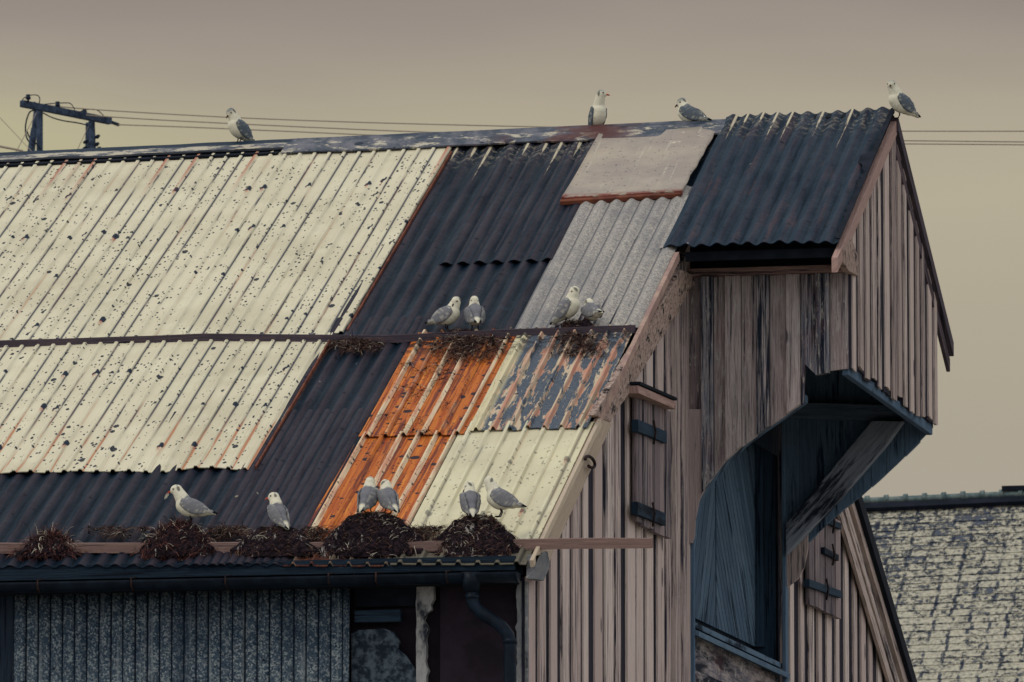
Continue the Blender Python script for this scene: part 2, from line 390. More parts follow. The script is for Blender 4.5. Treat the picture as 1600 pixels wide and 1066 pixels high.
mk('white_up', m_white(.115, .55, 1., 0.)); mk('white_low', m_white(.115, .4, 1., 11., lowrust=1., row=.72)); mk('cream', m_white(.13, .25, .55, 21., base='c8bf9f', dirt_shade=.5))
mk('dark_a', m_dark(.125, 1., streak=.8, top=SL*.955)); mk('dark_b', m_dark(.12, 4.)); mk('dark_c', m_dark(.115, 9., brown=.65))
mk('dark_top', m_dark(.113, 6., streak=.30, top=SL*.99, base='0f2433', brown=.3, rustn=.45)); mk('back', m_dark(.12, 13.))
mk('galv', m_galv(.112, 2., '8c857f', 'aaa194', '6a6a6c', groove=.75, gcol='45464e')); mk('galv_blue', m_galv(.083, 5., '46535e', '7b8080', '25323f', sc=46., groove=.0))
mk('orange', m_orange(.125, 3.)); mk('peel', m_peel(.118, 7.)); mk('patch', m_patch); mk('cap', m_cap(0., 1., .45)); mk('cap_left', m_cap(4., 0., 1.3, True))
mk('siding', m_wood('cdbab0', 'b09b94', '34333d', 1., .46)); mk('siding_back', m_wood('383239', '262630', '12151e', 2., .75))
mk('end_siding', m_wood('c0aca2', '9a8780', '2a2a33', 3., .55)); mk('side_boards', m_wood('a39793', '6c5e5e', '161d29', 4., .85, flake=2.0, rust=.22, alt='485668'))
mk('corner', m_wood('b5a299', '8f7f7c', '3a3640', 5., .45, flake=.6)); mk('blue_wood', m_wood('56697a', '425466', '16222f', 6., .4, across=40.))
mk('dark_wood', m_wood('2c3440', '1f2833', '0d131b', 7., .5)); mk('board', m_wood('a8867a', '77605a', '2a242a', 8., .5)); mk('mid_board', m_wood('5e4e52', '403a42', '15171f', 9., .55))
mk('rake_pale', m_wood('a88a80', '8a6e66', '4a3a3c', 10., .35)); mk('rake_cream', m_wood('b5a48e', 'a08c7c', '6d544c', 12., .25)); mk('bark', m_bark)
mk('fascia', m_wood('263543', '19232e', '0c121a', 14., .5)); mk('black_metal', m_plain('0b1119', '121b25', .4)); mk('black_wood', m_plain('10141b', '181c24', .85, 6.))
mk('pipe', m_plain('0b121b', '121c28', .4)); mk('panel_brown', m_plain('1d181e', '272028', .85, 3.)); mk('panel_grey', m_plain('18202a', '465058', .8, 16.))
mk('peeling', m_wood('8d8a88', '6a6a6c', '23262e', 15., .6, flake=1., across=14., along=5.)); mk('iron', m_plain('1a1618', '35241f', .7, 30.))
mk('shutter', m_wood('8c7c7a', '6c6062', '2b2d37', 16., .5)); mk('slate', m_slate); mk('tar', m_plain('10151e', '1a1d27', .8, 6.)); mk('cap_green', m_plain('4c5a5c', '6a7470', .7, 14.))
def m_nest():
    P = coord('Object'); x, y, z = sep(P); n = noise(P, 40., 4, .7); c = mix('120e13', '30242a', ss(n, .42, .62)); w = noise(vec(x*30, y*30, z*9), 1., 4, .75)
    c = mix(c, 'aaa29c', ss(w, .58, .64)*ss(noise(P, 7., 3), .47, .56)*.9); return c, .95, n+noise(P, 110., 3)*.6, .02
mk('nest', m_nest); mk('strand', m_strand(['1a1416', '4a342e', '6f5546', 'a39a8a'])); mk('strand_red', m_strand(['1e1418', '4a2e2c', '7a4e42', 'b0a592']))
mk('dung', m_plain('a8a290', 'c2bca6', .9, 30.)); mk('bird', m_attrcol()); mk('wingm', m_attrcol(.8, 45., .004)); mk('bill_red', m_plain('b04a34', '8a3a2c', .5)); mk('bill_dark', m_plain('4a2826', '2a1c20', .5))
mk('bird_leg', m_plain('1a161c', '261c20', .6)); mk('eye', m_plain('05060a', '05060a', .2)); mk('pole', m_plain('3a4556', '242d3b', .8, 14.)); mk('wire', m_plain('8a7d70', '8a7d70', .6))
mk('insul', m_plain('141c2a', '1b2433', .35)); mk('ground', m_plain('8a867e', '9a958a', .95, .5, .01)); mk('concrete', m_plain('5a5652', '6a6660', .9, 2.))

# ------------------------------------------------------------------ ground
gb = MB(); gb.box(-3000, 3000, -500, 5500, -1, 0, (1, 0, 0)); g = gb.build('ground', MT['ground']); g['kind'] = 'structure'  # unseen ground, kept pale to bounce added light up into the recesses

# ------------------------------------------------------------------ warehouse
HOUSE = empty('wooden_warehouse', (XG-5, YE, 0), 'old wooden warehouse with patchwork corrugated roof and boarded hoist gable, in the foreground', 'warehouse')
TRAP = [(0, 0), (.33, 0), (.42, 1), (.58, 1), (.66, 0)]
SINE = [(i/8, .5-.5*cos(2*pi*i/8)) for i in range(8)]
TRAP2 = [(0, 0), (.36, .0), (.46, 1), (.56, 1), (.66, 0)]
def sheet(name, label, X0, X1, v0, v1, prof, pitch, amp, h, m, parent=HOUSE, ny=14, ragged=.0015, bend=.006, seed=0., back=False, th=.006, lip=.0, skew=0.):
    n = (X1-X0)/pitch; cols = []; k = 0
    while k < n+1e-6:
        for p, hh in prof:
            if k+p <= n: cols.append((k+p, hh))
        k += 1
    mb = MB(); nx = len(cols); L = []
    for layer in (0, 1):
        for j in range(ny+1):
            for (u, hh) in cols:
                X = X0+u*pitch; e0 = ragged*(mn.noise(Vector((X*7, seed, 1)))*1.5+mn.noise(Vector((X*1.3, seed, 2)))*2); e1 = ragged*mn.noise(Vector((X*7, seed, 5)))
                t = j/ny; v = (v0+e0)*(1-t)+(v1+e1)*t
                hz = h+hh*amp*(1+.25*mn.noise(Vector((X*5, v*12, seed))))+bend*mn.noise(Vector((X*1.7, v*7, seed)))-th*layer
                if lip and j == 0: hz += lip*mn.noise(Vector((X*3, seed, 3)))
                p = RP(X+skew*(t-.5), v, hz)
                if back: p = Vector((p.x, 2*YR-(YE+v*WD*1.0)-NRM.y*0-hz*0, ZR-(1-v)*WD*back+hz))
                mb.v.append(p)
                L.append((u, v*SL))
    N = nx*(ny+1); r = random.random()
    def q(a, b, c, d): mb.face([a, b, c, d], [L[a], L[b], L[c], L[d]], r, True)
    for j in range(ny):
        for i in range(nx-1):
            a = j*nx+i; q(a, a+1, a+nx+1, a+nx); q(N+a, N+a+nx, N+a+nx+1, N+a+1)
    for i in range(nx-1): q(i, N+i, N+i+1, i+1); b = ny*nx+i; q(b, b+1, N+b+1, N+b)
    for j in range(ny):
        a = j*nx; q(a, a+nx, N+a+nx, N+a); b = a+nx-1; q(b, N+b, N+b+nx, b+nx)
    o = mb.build(name, m, parent)
    try:
        me = o.data; me.set_sharp_from_angle(angle=radians(60))
    except Exception: pass
    if label: o['label'] = label
    return o
XL = -21.0
# roof deck below the sheets (both slopes) and body
db = MB(); zc = lambda Y: ZR-abs(Y-YR)*(TN if Y < YR else .49)-.05
for (xa, xb) in ((XL, -11.02),):
    def dk(X, side): 
        if side < 0: return [RP(X, -.03, -.04), RP(X, .99, -.04), RP(X, .99, -.1), RP(X, -.03, -.1)]
        return [Vector((X, YR, ZR-.02+KA*(X+11))), Vector((X, 2*YR-50.8, ZR-.49*7.37-.03)), Vector((X, 2*YR-50.8, ZR-.49*7.37-.12)), Vector((X, YR, ZR-.12+KA*(X+11)))]
    for sd_, i_ in [(a_, b_2) for a_ in (-1, 1) for b_2 in range(30)]:
        A, B = dk(xa+(xb-xa)*i_/30, sd_), dk(xa+(xb-xa)*(i_+1)/30, sd_); b0 = len(db.v); db.v += A+B
        for fidx in ([0, 1, 2, 3], [7, 6, 5, 4], [0, 4, 5, 1], [1, 5, 6, 2], [2, 6, 7, 3], [3, 7, 4, 0]): db.face([b0+i for i in fidx], [(0, 0)]*4, .5)
db.build('roof_deck', MT['black_wood'], HOUSE)
# sheets, front slope
LO = -.043
sheet('roof_sheet', 'white ribbed sheets of the upper left roof, speckled with lichen', XL, -13.09, .484, .982, TRAP, .115, .015, .030, MT['white_up'], seed=1)
sheet('roof_sheet', 'white ribbed sheets of the middle left roof, with a ragged lower edge', XL, -13.17, .163, .484, TRAP, .115, .015, .034, MT['white_low'], seed=2, ragged=.0035, lip=.03)
sheet('roof_sheet', 'dark navy corrugated sheets along the eave', XL, -12.55, LO, .30, SINE, .12, .026, .006, MT['dark_b'], seed=3)
sheet('roof_sheet', 'dark corrugated sheet of the middle row', -13.25, -12.54, LO, .52, SINE, .115, .026, .010, MT['dark_c'], seed=4)
sheet('roof_sheet', 'dark corrugated sheets below the ridge', -13.25, -10.98, .47, .992, SINE, .125, .026, .004, MT['dark_a'], seed=5)
sheet('roof_sheet', 'dark corrugated sheet lapped over another below the ridge', -12.70, -11.83, .650, .985, SINE, .125, .026, .022, MT['dark_a'], seed=6)
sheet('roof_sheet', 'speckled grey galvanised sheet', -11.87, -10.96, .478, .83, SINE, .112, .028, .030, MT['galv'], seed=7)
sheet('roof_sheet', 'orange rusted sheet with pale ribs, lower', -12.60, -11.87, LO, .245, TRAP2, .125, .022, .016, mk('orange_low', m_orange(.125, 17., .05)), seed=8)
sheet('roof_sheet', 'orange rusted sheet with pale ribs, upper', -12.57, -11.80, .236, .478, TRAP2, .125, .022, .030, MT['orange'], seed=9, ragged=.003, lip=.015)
sheet('roof_sheet', 'cream ribbed sheet beside the gable', -11.88, -10.94, LO, .262, TRAP, .13, .020, .022, MT['cream'], seed=10)
sheet('roof_sheet', 'peeling pink and slate sheet beside the gable', -11.82, -10.955, .244, .476, TRAP2, .118, .026, .040, MT['peel'], seed=11, ragged=.003, lip=.01)
sheet('roof_sheet', 'dark corrugated sheets of the hoist roof', -11.06, -9.77, .664, 1.006, SINE, .113, .024, .056, MT['dark_top'], seed=12, ragged=.003, bend=.012, ny=20)
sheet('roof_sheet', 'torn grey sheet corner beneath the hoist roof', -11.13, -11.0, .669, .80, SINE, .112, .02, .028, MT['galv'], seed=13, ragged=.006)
sheet('roof_sheet', None, XL, -10.97, -.03, .985, SINE, .12, .018, -.03, MT['back'], seed=14, back=.49)
sheet('roof_sheet', None, -10.97, -9.77, .664, 1.0, SINE, .113, .02, .02, MT['back'], seed=15, back=TN)
# rusty lip down the right edge of the white sheets
lb = MB()
for (X, va, vb, h) in ((-13.088, .486, .95, .03), (-13.168, .165, .47, .034)):
    lb.prism([RP(X, va, h-.02), RP(X+.012, va, h-.02), RP(X+.012, va, h+.016), RP(X, va, h+.016)], RP(X, vb, 0)-RP(X, va, 0), (0, 1, TN), .5)
mk('rust_edge', m_plain('6e4030', '523028', .8, 9.)); lb.build('sheet_edge', MT['rust_edge'], HOUSE)
# flat patch
pb = MB(); cs = [uv(937, 222), uv(1123, 208), uv(1068, 314), uv(879, 326)]
NX, NY = 24, 16; L = []
for lay in (0, 1):
    for j in range(NY+1):
        for i in range(NX+1):
            a, t = i/NX, j/NY; top = (cs[0][0]*(1-a)+cs[1][0]*a, cs[0][1]*(1-a)+cs[1][1]*a); bo = (cs[3][0]*(1-a)+cs[2][0]*a, cs[3][1]*(1-a)+cs[2][1]*a)
            X = top[0]*(1-t)+bo[0]*t; v = top[1]*(1-t)+bo[1]*t
            if j == NY: v += .004*mn.noise(Vector((X*3, 0, 0)))
            if i == NX: X += .03*mn.noise(Vector((v*30, 3, 0)))
            h = .060+.012*mn.noise(Vector((X*2, v*8, 3)))+(.02*(j/NY)**4)+(.01 if i in (0,) else 0)-(.03 if j == NY and lay else 0)-.006*lay
            pb.v.append(RP(X, v, h)); L.append((X, v*SL))
N = (NX+1)*(NY+1); w = NX+1
def q4(a, b, c, d, sm=True): pb.face([a, b, c, d], [L[a], L[b], L[c], L[d]], .3, sm)
for j in range(NY):
    for i in range(NX): a = j*w+i; q4(a, a+1, a+w+1, a+w); q4(N+a, N+a+w, N+a+w+1, N+a+1)
for i in range(NX): q4(i, N+i, N+i+1, i+1, False); b = NY*w+i; q4(b, b+1, N+b+1, N+b, False)
for j in range(NY): a = j*w; q4(a, a+w, N+a+w, N+a, False); b = a+NX; q4(b, N+b, N+b+w, b+w, False)
o = pb.build('metal_patch', MT['patch'], HOUSE); o['label'] = 'flat pale metal sheet nailed below the ridge'
lb = MB(); A, B = RP(cs[3][0]-.01, cs[3][1]-.002, .055), RP(cs[2][0]-.01, cs[2][1]-.002, .055)
lb.beam(A, B, .05, .035, NRM); lb.build('patch_lip', MT['rust_edge'], HOUSE, .006)
# ridge caps: rolled sheets folded over the ridge
def cap(name, label, X0, X1, dv, h, m, th=.012, seed=0.):
    mb = MB(); n = int((X1-X0)/.08); sec = [(-1, 0), (-.55, .004), (-.12, .002), (0, .004), (.12, .0), (1, -.02)]
    for lay in (0, 1):
        for i in range(n+1):
            X = X0+(X1-X0)*i/n
            for k, (a, hh) in enumerate(sec):
                wob = .006*mn.noise(Vector((X*2.5, a*2, seed))); v = 1+(a*dv if a < 0 else 0)+(wob*.5 if a == -1 else 0); p = RP(X, v, h+hh+wob*1.5-th*lay)
                if a > 0: p = Vector((X, YR+a*.22, roofz(X, 1)+h+hh-a*.22*.5-th*lay+.02*(1-a)))
                mb.v.append(p)
    w = len(sec); N = (n+1)*w; r = .4
    def U(i): i2 = i % N; return (X0+(X1-X0)*(i2//w)/n, abs(sec[i2 % w][0])*.2)
    def q(*ix): mb.face(list(ix), [U(i) for i in ix], r, False)
    for i in range(n):
        for k in range(w-1): a = i*w+k; q(a, a+w, a+w+1, a+1); q(N+a, N+a+1, N+a+w+1, N+a+w)
        a = i*w; q(a, N+a, N+a+w, a+w); b = a+w-1; q(b, b+w, N+b+w, N+b)
    for k in range(w-1): q(k, k+1, N+k+1, N+k); b = n*w+k; q(b, N+b, N+b+1, b+1)
    o = mb.build(name, m, HOUSE); o['label'] = label; return o
cap('ridge_cap', 'thick ridge capping streaked white over a dark underlay', XL, -14.10, .027, .056, MT['cap_left'], seed=1)
cap('ridge_cap', 'grey metal ridge capping with rust and dark blotches', -14.42, -11.02, .038, .058, MT['cap'], seed=2)
db = MB(); db.prism([RP(XL, .964, .0), RP(XL, .995, .0), RP(XL, .995, .02), RP(XL, .964, .050)], RP(-14.45, .98, 0)-RP(XL, .98, 0), (1, 0, 0), .3); db.build('ridge_underlay', MT['black_wood'], HOUSE)
db = MB(); db.prism([RP(-10.38, .992, .045), RP(-10.38, 1.004, .04), RP(-10.38, 1.004, .054), RP(-10.38, .992, .058)], (.60, 0, .008), (1, 0, 0), .3); db.build('ridge_strip', MT['black_wood'], HOUSE)
# boards lying along the roof
def long_board(pxs, hz, hgt, m, name, label, thick=.05, segs=1):
    for a, b in zip(pxs[:-1], pxs[1:]):
        pass
    mb = MB(); pts = []
    for (px, py) in pxs:
        X, v = uv(px, py); pts.append(RP(X, v, hz))
    up = Vector((0, -.18, 1)).normalized(); bk = Vector((0, 1, .18)).normalized()
    b0 = 0; r = .5; cum = 0; rings = []
    n = 40
    fine = []
    for i in range(len(pts)-1):
        for k in range(n): fine.append(pts[i].lerp(pts[i+1], k/n))
    fine.append(pts[-1])
    for p in fine:
        w1 = .004*mn.noise(p*3); w2 = .004*mn.noise(p*2.2+Vector((5, 0, 0)))
        rings.append([p+up*(w1), p+up*(hgt+w2), p+up*(hgt+w2)+bk*thick, p+bk*thick]); 
    for rg in rings: mb.v += rg
    for i in range(len(rings)-1):
        for k in range(4):
            k2 = (k+1) % 4; ia = [i*4+k, i*4+k2, i*4+4+k2, i*4+4+k]; yy = (0, hgt, hgt+thick, 2*hgt+thick, 2*(hgt+thick))
            mb.face(ia, [(yy[k], mb.v[ia[0]].x), (yy[k+1], mb.v[ia[1]].x), (yy[k+1], mb.v[ia[2]].x), (yy[k], mb.v[ia[3]].x)], r)
    mb.face([0, 1, 2, 3], [(0, 0)]*4, r); e = len(mb.v)-4; mb.face([e+3, e+2, e+1, e], [(0, 0)]*4, r)
    o = mb.build(name, m, HOUSE); o['label'] = label; return o
X0p = uv(0, 548)
def rb(px, py): return (px, py)
long_board([(-900, 560), (-5, 551), (320, 540), (600, 543), (770, 534), (992, 527)], .03, .055, MT['mid_board'], 'roof_board', 'dark weathered board across the middle of the roof')
long_board([(-900, 877), (0, 871), (330, 870), (640, 869), (830, 865), (1019, 863)], .028, .066, MT['board'], 'roof_board', 'weathered board along the eave, sticking out past the gable', .06)

# ---- siding builder: boards between bottom and top functions on a vertical plane
def siding(mb, mb2, P, a0, a1, top, bot, pitch, bw, n, d0=.02, d1=.04, jag=0., wvar=.32, extra=()):
    """P(a,z) -> point, n = outward normal; flat boards d0 thick, battens bw wide standing d1 proud"""
    a = a0; n = Vector(n)
    if mb is not None:
        aa = a0
        while aa < a1-1e-4:
            b = min(aa+pitch, a1); poly(mb, P, aa+.004, b-.004, top, bot, n*d0, jag, extra); aa = b
    a = a0+pitch*.1
    if mb2 is not None:
        while a < a1-.01:
            w_ = bw*(1+wvar*random.uniform(-1, 1)); o = random.uniform(-.08, .08)*pitch
            b0, b1 = max(a0, a+o), min(a1, a+o+w_)
            if b1-b0 > .02: poly(mb2, lambda x, z: P(x, z)+n*d0, b0, b1, top, bot, n*(d1+random.uniform(-.004, .004)), jag, extra)
            a += pitch
def poly(mb, P, a0, a1, top, bot, ext, jag=0., extra=()):
    xs = sorted([a0]+[e for e in extra if a0 < e < a1]+[a0+(a1-a0)*.5]+[a1]); j = random.uniform(-1, 1)*jag
    lo = [P(x, bot(x)+j+random.uniform(-.3, .3)*jag) for x in xs]; hi = [P(x, top(x)) for x in reversed(xs)]
    if all((h-l).z > .01 for l, h in zip(lo, hi[::-1])): mb.prism(lo+hi, ext, (0, 0, 1))
def pl(pts):
    pts = sorted(pts)
    def f(x):
        if x <= pts[0][0]: return pts[0][1]
        for (a, b), (c, d) in zip(pts, pts[1:]):
            if x <= c: return b+(d-b)*(x-a)/(c-a)
        return pts[-1][1]
    return f
rz = lambda Y: ZR-(YR-Y)*TN if Y < YR else ZR-(Y-YR)*.49
XWG = XG-.09
GP = lambda a, z: Vector((XWG, a, z))
zb0 = 1.0
# main gable: left of the hoist bay
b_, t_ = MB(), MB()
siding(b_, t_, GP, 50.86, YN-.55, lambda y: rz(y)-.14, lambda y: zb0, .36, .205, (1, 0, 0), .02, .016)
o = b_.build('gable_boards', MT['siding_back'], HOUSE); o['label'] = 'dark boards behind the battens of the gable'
o = t_.build('gable_battens', MT['siding'], HOUSE); o['label'] = 'pinkish weathered battens of the gable'
b_ = MB(); ys = [YN-.55, YN-.36, YN-.17, YN+.03]
for k in range(3): poly(b_, lambda a, z: Vector((XWG, a, z)), ys[k], ys[k+1]-.012, lambda y: rz(y)-.14, lambda y: zb0, Vector((.06+.015*(k % 2), 0, 0)))
b_.build('corner_boards', MT['corner'], HOUSE)
# right of the hoist bay
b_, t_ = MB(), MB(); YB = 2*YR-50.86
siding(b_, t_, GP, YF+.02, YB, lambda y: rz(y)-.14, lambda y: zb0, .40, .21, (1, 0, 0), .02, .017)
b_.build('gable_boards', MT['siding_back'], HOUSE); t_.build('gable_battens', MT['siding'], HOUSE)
# above the bay, inside the hoist house
b_ = MB(); siding(b_, None, GP, YN+.03, YF, lambda y: rz(y)-.14, lambda y: 8.55, .3, .2, (1, 0, 0)); b_.build('inner_boards', MT['dark_wood'], HOUSE)
# deep recess: back wall with diagonal boarded door
XB = XWG-.17
b_ = MB(); b_.box(XB-.05, XB, YN, YF, zb0, 9.4, (0, 0, 1)); b_.build('recess_wall', MT['dark_wood'], HOUSE)
b_ = MB(); b_.box(XB, XWG, YN-.06, YN-.0, zb0, 9.4); b_.box(XB, XWG, YF, YF+.06, zb0, 9.4); b_.box(XB, XWG, YN, YF, 9.2, 9.3, (0, 1, 0)); b_.build('recess_sides', mk('reveal', m_wood('3a4e60', '2b3c4c', '141e2a', 41., .4)), HOUSE)
dz0 = onX(1120, 985, XB).z
def clipdiag(mb, y0, y1, z0, z1, ang, w, X, th):
    d = Vector((0, sin(ang), -cos(ang))); nrm = Vector((0, cos(ang), sin(ang))); C = Vector((0, (y0+y1)/2, (z0+z1)/2)); R = (z1-z0+y1-y0)
    k = -int(R/w)
    while k*w < R:
        p = [C+nrm*(k*w+.006)-d*R, C+nrm*(k*w+w-.006)-d*R, C+nrm*(k*w+w-.006)+d*R, C+nrm*(k*w+.006)+d*R]
        for (ax, lim, sg) in ((1, y0, 1), (1, y1, -1), (2, z0, 1), (2, z1, -1)):
            out = []
            for i in range(len(p)):
                A, B = p[i], p[(i+1) % len(p)]; ia, ib = (A[ax]-lim)*sg >= 0, (B[ax]-lim)*sg >= 0
                if ia: out.append(A)
                if ia != ib: t = (lim-A[ax])/(B[ax]-A[ax]); out.append(A.lerp(B, t))
            p = out
            if not p: break
        if len(p) > 2: mb.prism([Vector((X, q.y, q.z)) for q in p], (th, 0, 0), d)
        k += 1
yd0, yd1 = YN+.05, YF-.10; ysp = onX(1113, 900, XB).y
DOOR = empty('diagonal_door', (XB, yd0, dz0), None, None); DOOR.parent = HOUSE; DOOR.matrix_parent_inverse = Matrix.Translation(-wloc(HOUSE))
b_ = MB(); clipdiag(b_, ysp, yd1, dz0, 9.1, .75, .10, XB+.002, .03); b_.build('door_leaf', MT['blue_wood'], DOOR)
b_ = MB(); clipdiag(b_, yd0, ysp-.05, dz0, 9.1, -.5, .14, XB+.002, .03); b_.build('door_leaf', MT['blue_wood'], DOOR)
b_ = MB(); b_.box(XB+.002, XB+.09, yd1+.01, YF-.002, dz0, 9.1); b_.build('door_frame', MT['reveal'], HOUSE)
# sill and planks below
b_ = MB()
zs = onX(1080, 962).z
b_.prism([(XB+.04, YN+.02, zs+.05), (XWG+.06, YN+.02, zs-.02), (XWG+.06, YN+.02, zs-.06), (XB+.04, YN+.02, zs-.0)], (0, YF-YN-.06, 0), (0, 1, 0))
b_.prism([(XB+.10, YN+.02, zs-.02), (XWG+.12, YN+.02, zs-.10), (XWG+.12, YN+.02, zs-.14), (XB+.10, YN+.02, zs-.07)], (0, YF-YN-.06, 0), (0, 1, 0))
b_.build('sill', MT['blue_wood'], HOUSE, .004)
b_ = MB(); z = zs-.10; k = 0
while z > 2.2:
    b_.box(XWG-.03, XWG+.03+.012*(k % 2), YN+.02, YF-.04, z-.25, z-.008, (0, 1, 0)); z -= .25; k += 1
b_.build('apron_planks', MT['side_boards'], HOUSE)
b_ = MB(); b_.box(XWG+.07, XWG+.10, YF-.10, YF+.02, zb0, onX(1225, 640).z, (0, 0, 1)); b_.box(XWG-.05, XWG+.085, YN+.0, YN+.05, zb0, 9.0); o = b_.build('door_post', MT['blue_wood'], HOUSE, .006)

# ---- hoist house: side walls with curved feet
prof_px = [(1068, 842), (1083, 850), (1086, 815), (1092, 785), (1108, 757), (1133, 724), (1160, 699), (1190, 676), (1225, 652), (1257, 629)]
prof = [(onY(px, py, YN).x, onY(px, py, YN).z) for px, py in prof_px]
prof2 = prof+[(onY(1259, 568, YN).x, onY(1259, 568, YN).z), (onY(1275, 585, YN).x, onY(1275, 585, YN).z), (onY(1325, 578, YN).x, onY(1325, 578, YN).z)]
botN = pl(prof2); EXN = [p[0] for p in prof2]
x0n = onY(1066, 700, YN).x
b_ = MB(); x = XWG+.04; k = 0; ztop = onY(1200, 430, YN).z
while x < XE-.02:
    w_ = random.uniform(.085, .125); x1 = min(x+w_, XE); 
    if XE-x1 < .05: x1 = XE
    d = .03+.030*(k % 2)+random.uniform(-.004, .004)
    poly(b_, lambda a, z: Vector((a, YN, z)), x+.002, x1-.002, lambda a: ztop-.01*random.random(), botN, Vector((0, -d, 0)), .012 if x > -10.3 else .004, [e+.0 for e in EXN if x+.01 < e < x1-.01])
    x = x1; k += 1
o = b_.build('side_wall', MT['side_boards'], HOUSE); o['label'] = 'blue grey flaking boards of the near hoist side wall'
# board with rounded end that hangs lowest
b_ = MB(); q = [onY(*p, YN-.03) for p in [(1072, 640), (1072, 838), (1076, 848), (1082, 849), (1086, 838), (1087, 815), (1093, 784), (1104, 760), (1104, 640)]]
b_.prism(q, (0, -.02, 0), (0, 0, 1)); b_.build('bracket_foot', MT['corner'], HOUSE)
# inner soffit strip that follows the curve
def strip(Y, y2, pr, m, name, dz=.0):
    mb = MB(); 
    for (a, b) in zip(pr[:-1], pr[1:]):
        mb.prism([(a[0], Y, a[1]+dz), (b[0], Y, b[1]+dz), (b[0], Y, b[1]+dz+.05), (a[0], Y, a[1]+dz+.05)], (0, y2-Y, 0), (1, 0, 0), .5)
    return mb.build(name, m, HOUSE)
strip(YN+.002, YN+.14, prof[2:], MT['blue_wood'], 'curved_rib', .012)
# far side wall
farp = [onY(px, py, YF) for px, py in [(1229, 915), (1243, 905), (1255, 885), (1260, 850), (1285, 826), (1318, 795), (1345, 776), (1372, 752), (1398, 728), (1430, 697), (1461, 664)]]
fp = [(p.x, p.z) for p in farp]; botF = pl(fp)
b_ = MB(); x = XWG+.06; k = 0
while x < XE-.02:
    w_ = random.uniform(.11, .15); x1 = min(x+w_, XE)
    poly(b_, lambda a, z: Vector((a, YF+.0, z)), x+.002, x1-.002, lambda a: 9.72, botF, Vector((0, .03+.02*(k % 2), 0)), .003, [e for e, _ in fp if x+.01 < e < x1-.01]); x = x1; k += 1
o = b_.build('side_wall', MT['blue_wood'], HOUSE); o['label'] = 'blue grey boards of the far hoist side wall, seen from within'
b_ = MB(); b_.prism([onY(*p, YF-.05) for p in [(1228, 862), (1262, 834), (1262, 858), (1257, 885), (1246, 905), (1230, 918)]], (0, .03, 0), (0, 0, 1)); b_.build('bracket_foot', MT['corner'], HOUSE)
# beams of the hoist house
b_ = MB(); b_.beam(onY(1222, 641, YF-.08), onY(1444, 648, YF-.08), .12, .12); b_.build('tie_beam', mk('tie', m_wood('56616d', '404a56', '1c222c', 32., .4, across=30.)), HOUSE, .008)
b_ = MB(); b_.prism([onY(*p, YF-.19) for p in [(1227, 820), (1362, 657), (1411, 658), (1388, 690), (1353, 731), (1312, 779), (1228, 866)]], (0, .10, 0), onY(1367, 657, YF)-onY(1227, 820, YF)); b_.build('brace', mk('brace', m_wood('7c8088', '5e636c', '1c222c', 31., .4, across=30.)), HOUSE, .008)
b_ = MB(); b_.beam((XE-.03, YN+.0, onX(1335, 583, XE).z-.0), (XE-.03, YF+.02, onX(1440, 655, XE).z-.02), .05, .08); b_.build('sill_beam', MT['blue_wood'], HOUSE, .008)
b_ = MB(); b_.beam((XWG+.05, YN+.3, 7.75+CZ), (XE-.1, YF-1.0, 7.75+CZ), .1, .14); b_.build('joist', MT['dark_wood'], HOUSE)
# end gable siding
EP = lambda a, z: Vector((XE, a, z)); b_, t_ = MB(), MB(); zeb = onX(1325, 575, XE).z
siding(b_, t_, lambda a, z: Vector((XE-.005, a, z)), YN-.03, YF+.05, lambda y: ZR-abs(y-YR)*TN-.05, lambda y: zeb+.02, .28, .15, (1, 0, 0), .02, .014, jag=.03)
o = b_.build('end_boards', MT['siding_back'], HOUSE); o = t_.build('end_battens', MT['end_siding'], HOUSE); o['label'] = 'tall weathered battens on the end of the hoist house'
# trims at the eave of the hoist house
b_ = MB(); b_.box(XWG+.02, XE-.0, YN-.10, YN-.03, ztop-.005, ztop+.05, (1, 0, 0)); b_.build('eave_trim', MT['board'], HOUSE, .004)
b_ = MB(); b_.box(XWG+.02, XE-.02, YN+.12, YN+.16, ztop, ztop+.42, (1, 0, 0)); b_.build('eave_board', MT['black_wood'], HOUSE)
YO = YE+.664*WD
b_ = MB(); b_.box(XWG+.12, XE-.01, YO+.09, YO+.13, RP(-10, .664).z-.035, RP(-10, .664).z+.03, (1, 0, 0)); b_.build('eave_rail', MT['black_wood'], HOUSE)
# rakes of the hoist house
b_ = MB(); A = RP(XE+.0, .640, -.02); B = RP(XE+.0, 1.0, -.035)
b_.prism([A+Vector((0, 0, .035)), A-Vector((0, .0, .075)), B-Vector((0, 0, .085)), B+Vector((0, 0, .03))], (.045, 0, 0), (0, 1, TN)); o = b_.build('rake_board', MT['rake_pale'], HOUSE, .004); o['label'] = 'pale pink rake board facing the camera'
b_ = MB(); mir = lambda p: Vector((p.x, 2*YR-p.y, p.z))
for (dz, hh, dx, x0) in ((.03, .11, .06, 0.), (-.10, .10, .03, .0)):
    A2, B2 = mir(RP(XE+x0, .648, -.02)), mir(RP(XE+x0, 1.0, -.02)); A2.z += dz; B2.z += dz
    b_.prism([A2, A2-Vector((0, 0, hh)), B2-Vector((0, 0, hh)), B2], (dx, 0, 0), (0, 1, -TN))
o = b_.build('rake_board', MT['mid_board'], HOUSE, .004); o['label'] = 'dark doubled rake board on the far side'
# eave return at the near corner of the rake
b_ = MB(); P1 = onX(1312, 398, XE); b_.prism([onX(*p, XE+.0) for p in [(1306, 388), (1320, 372), (1330, 400), (1331, 432), (1316, 424), (1308, 412)]], (.05, 0, 0), (0, .3, -1)); b_.build('eave_return', MT['bark'], HOUSE, .004)
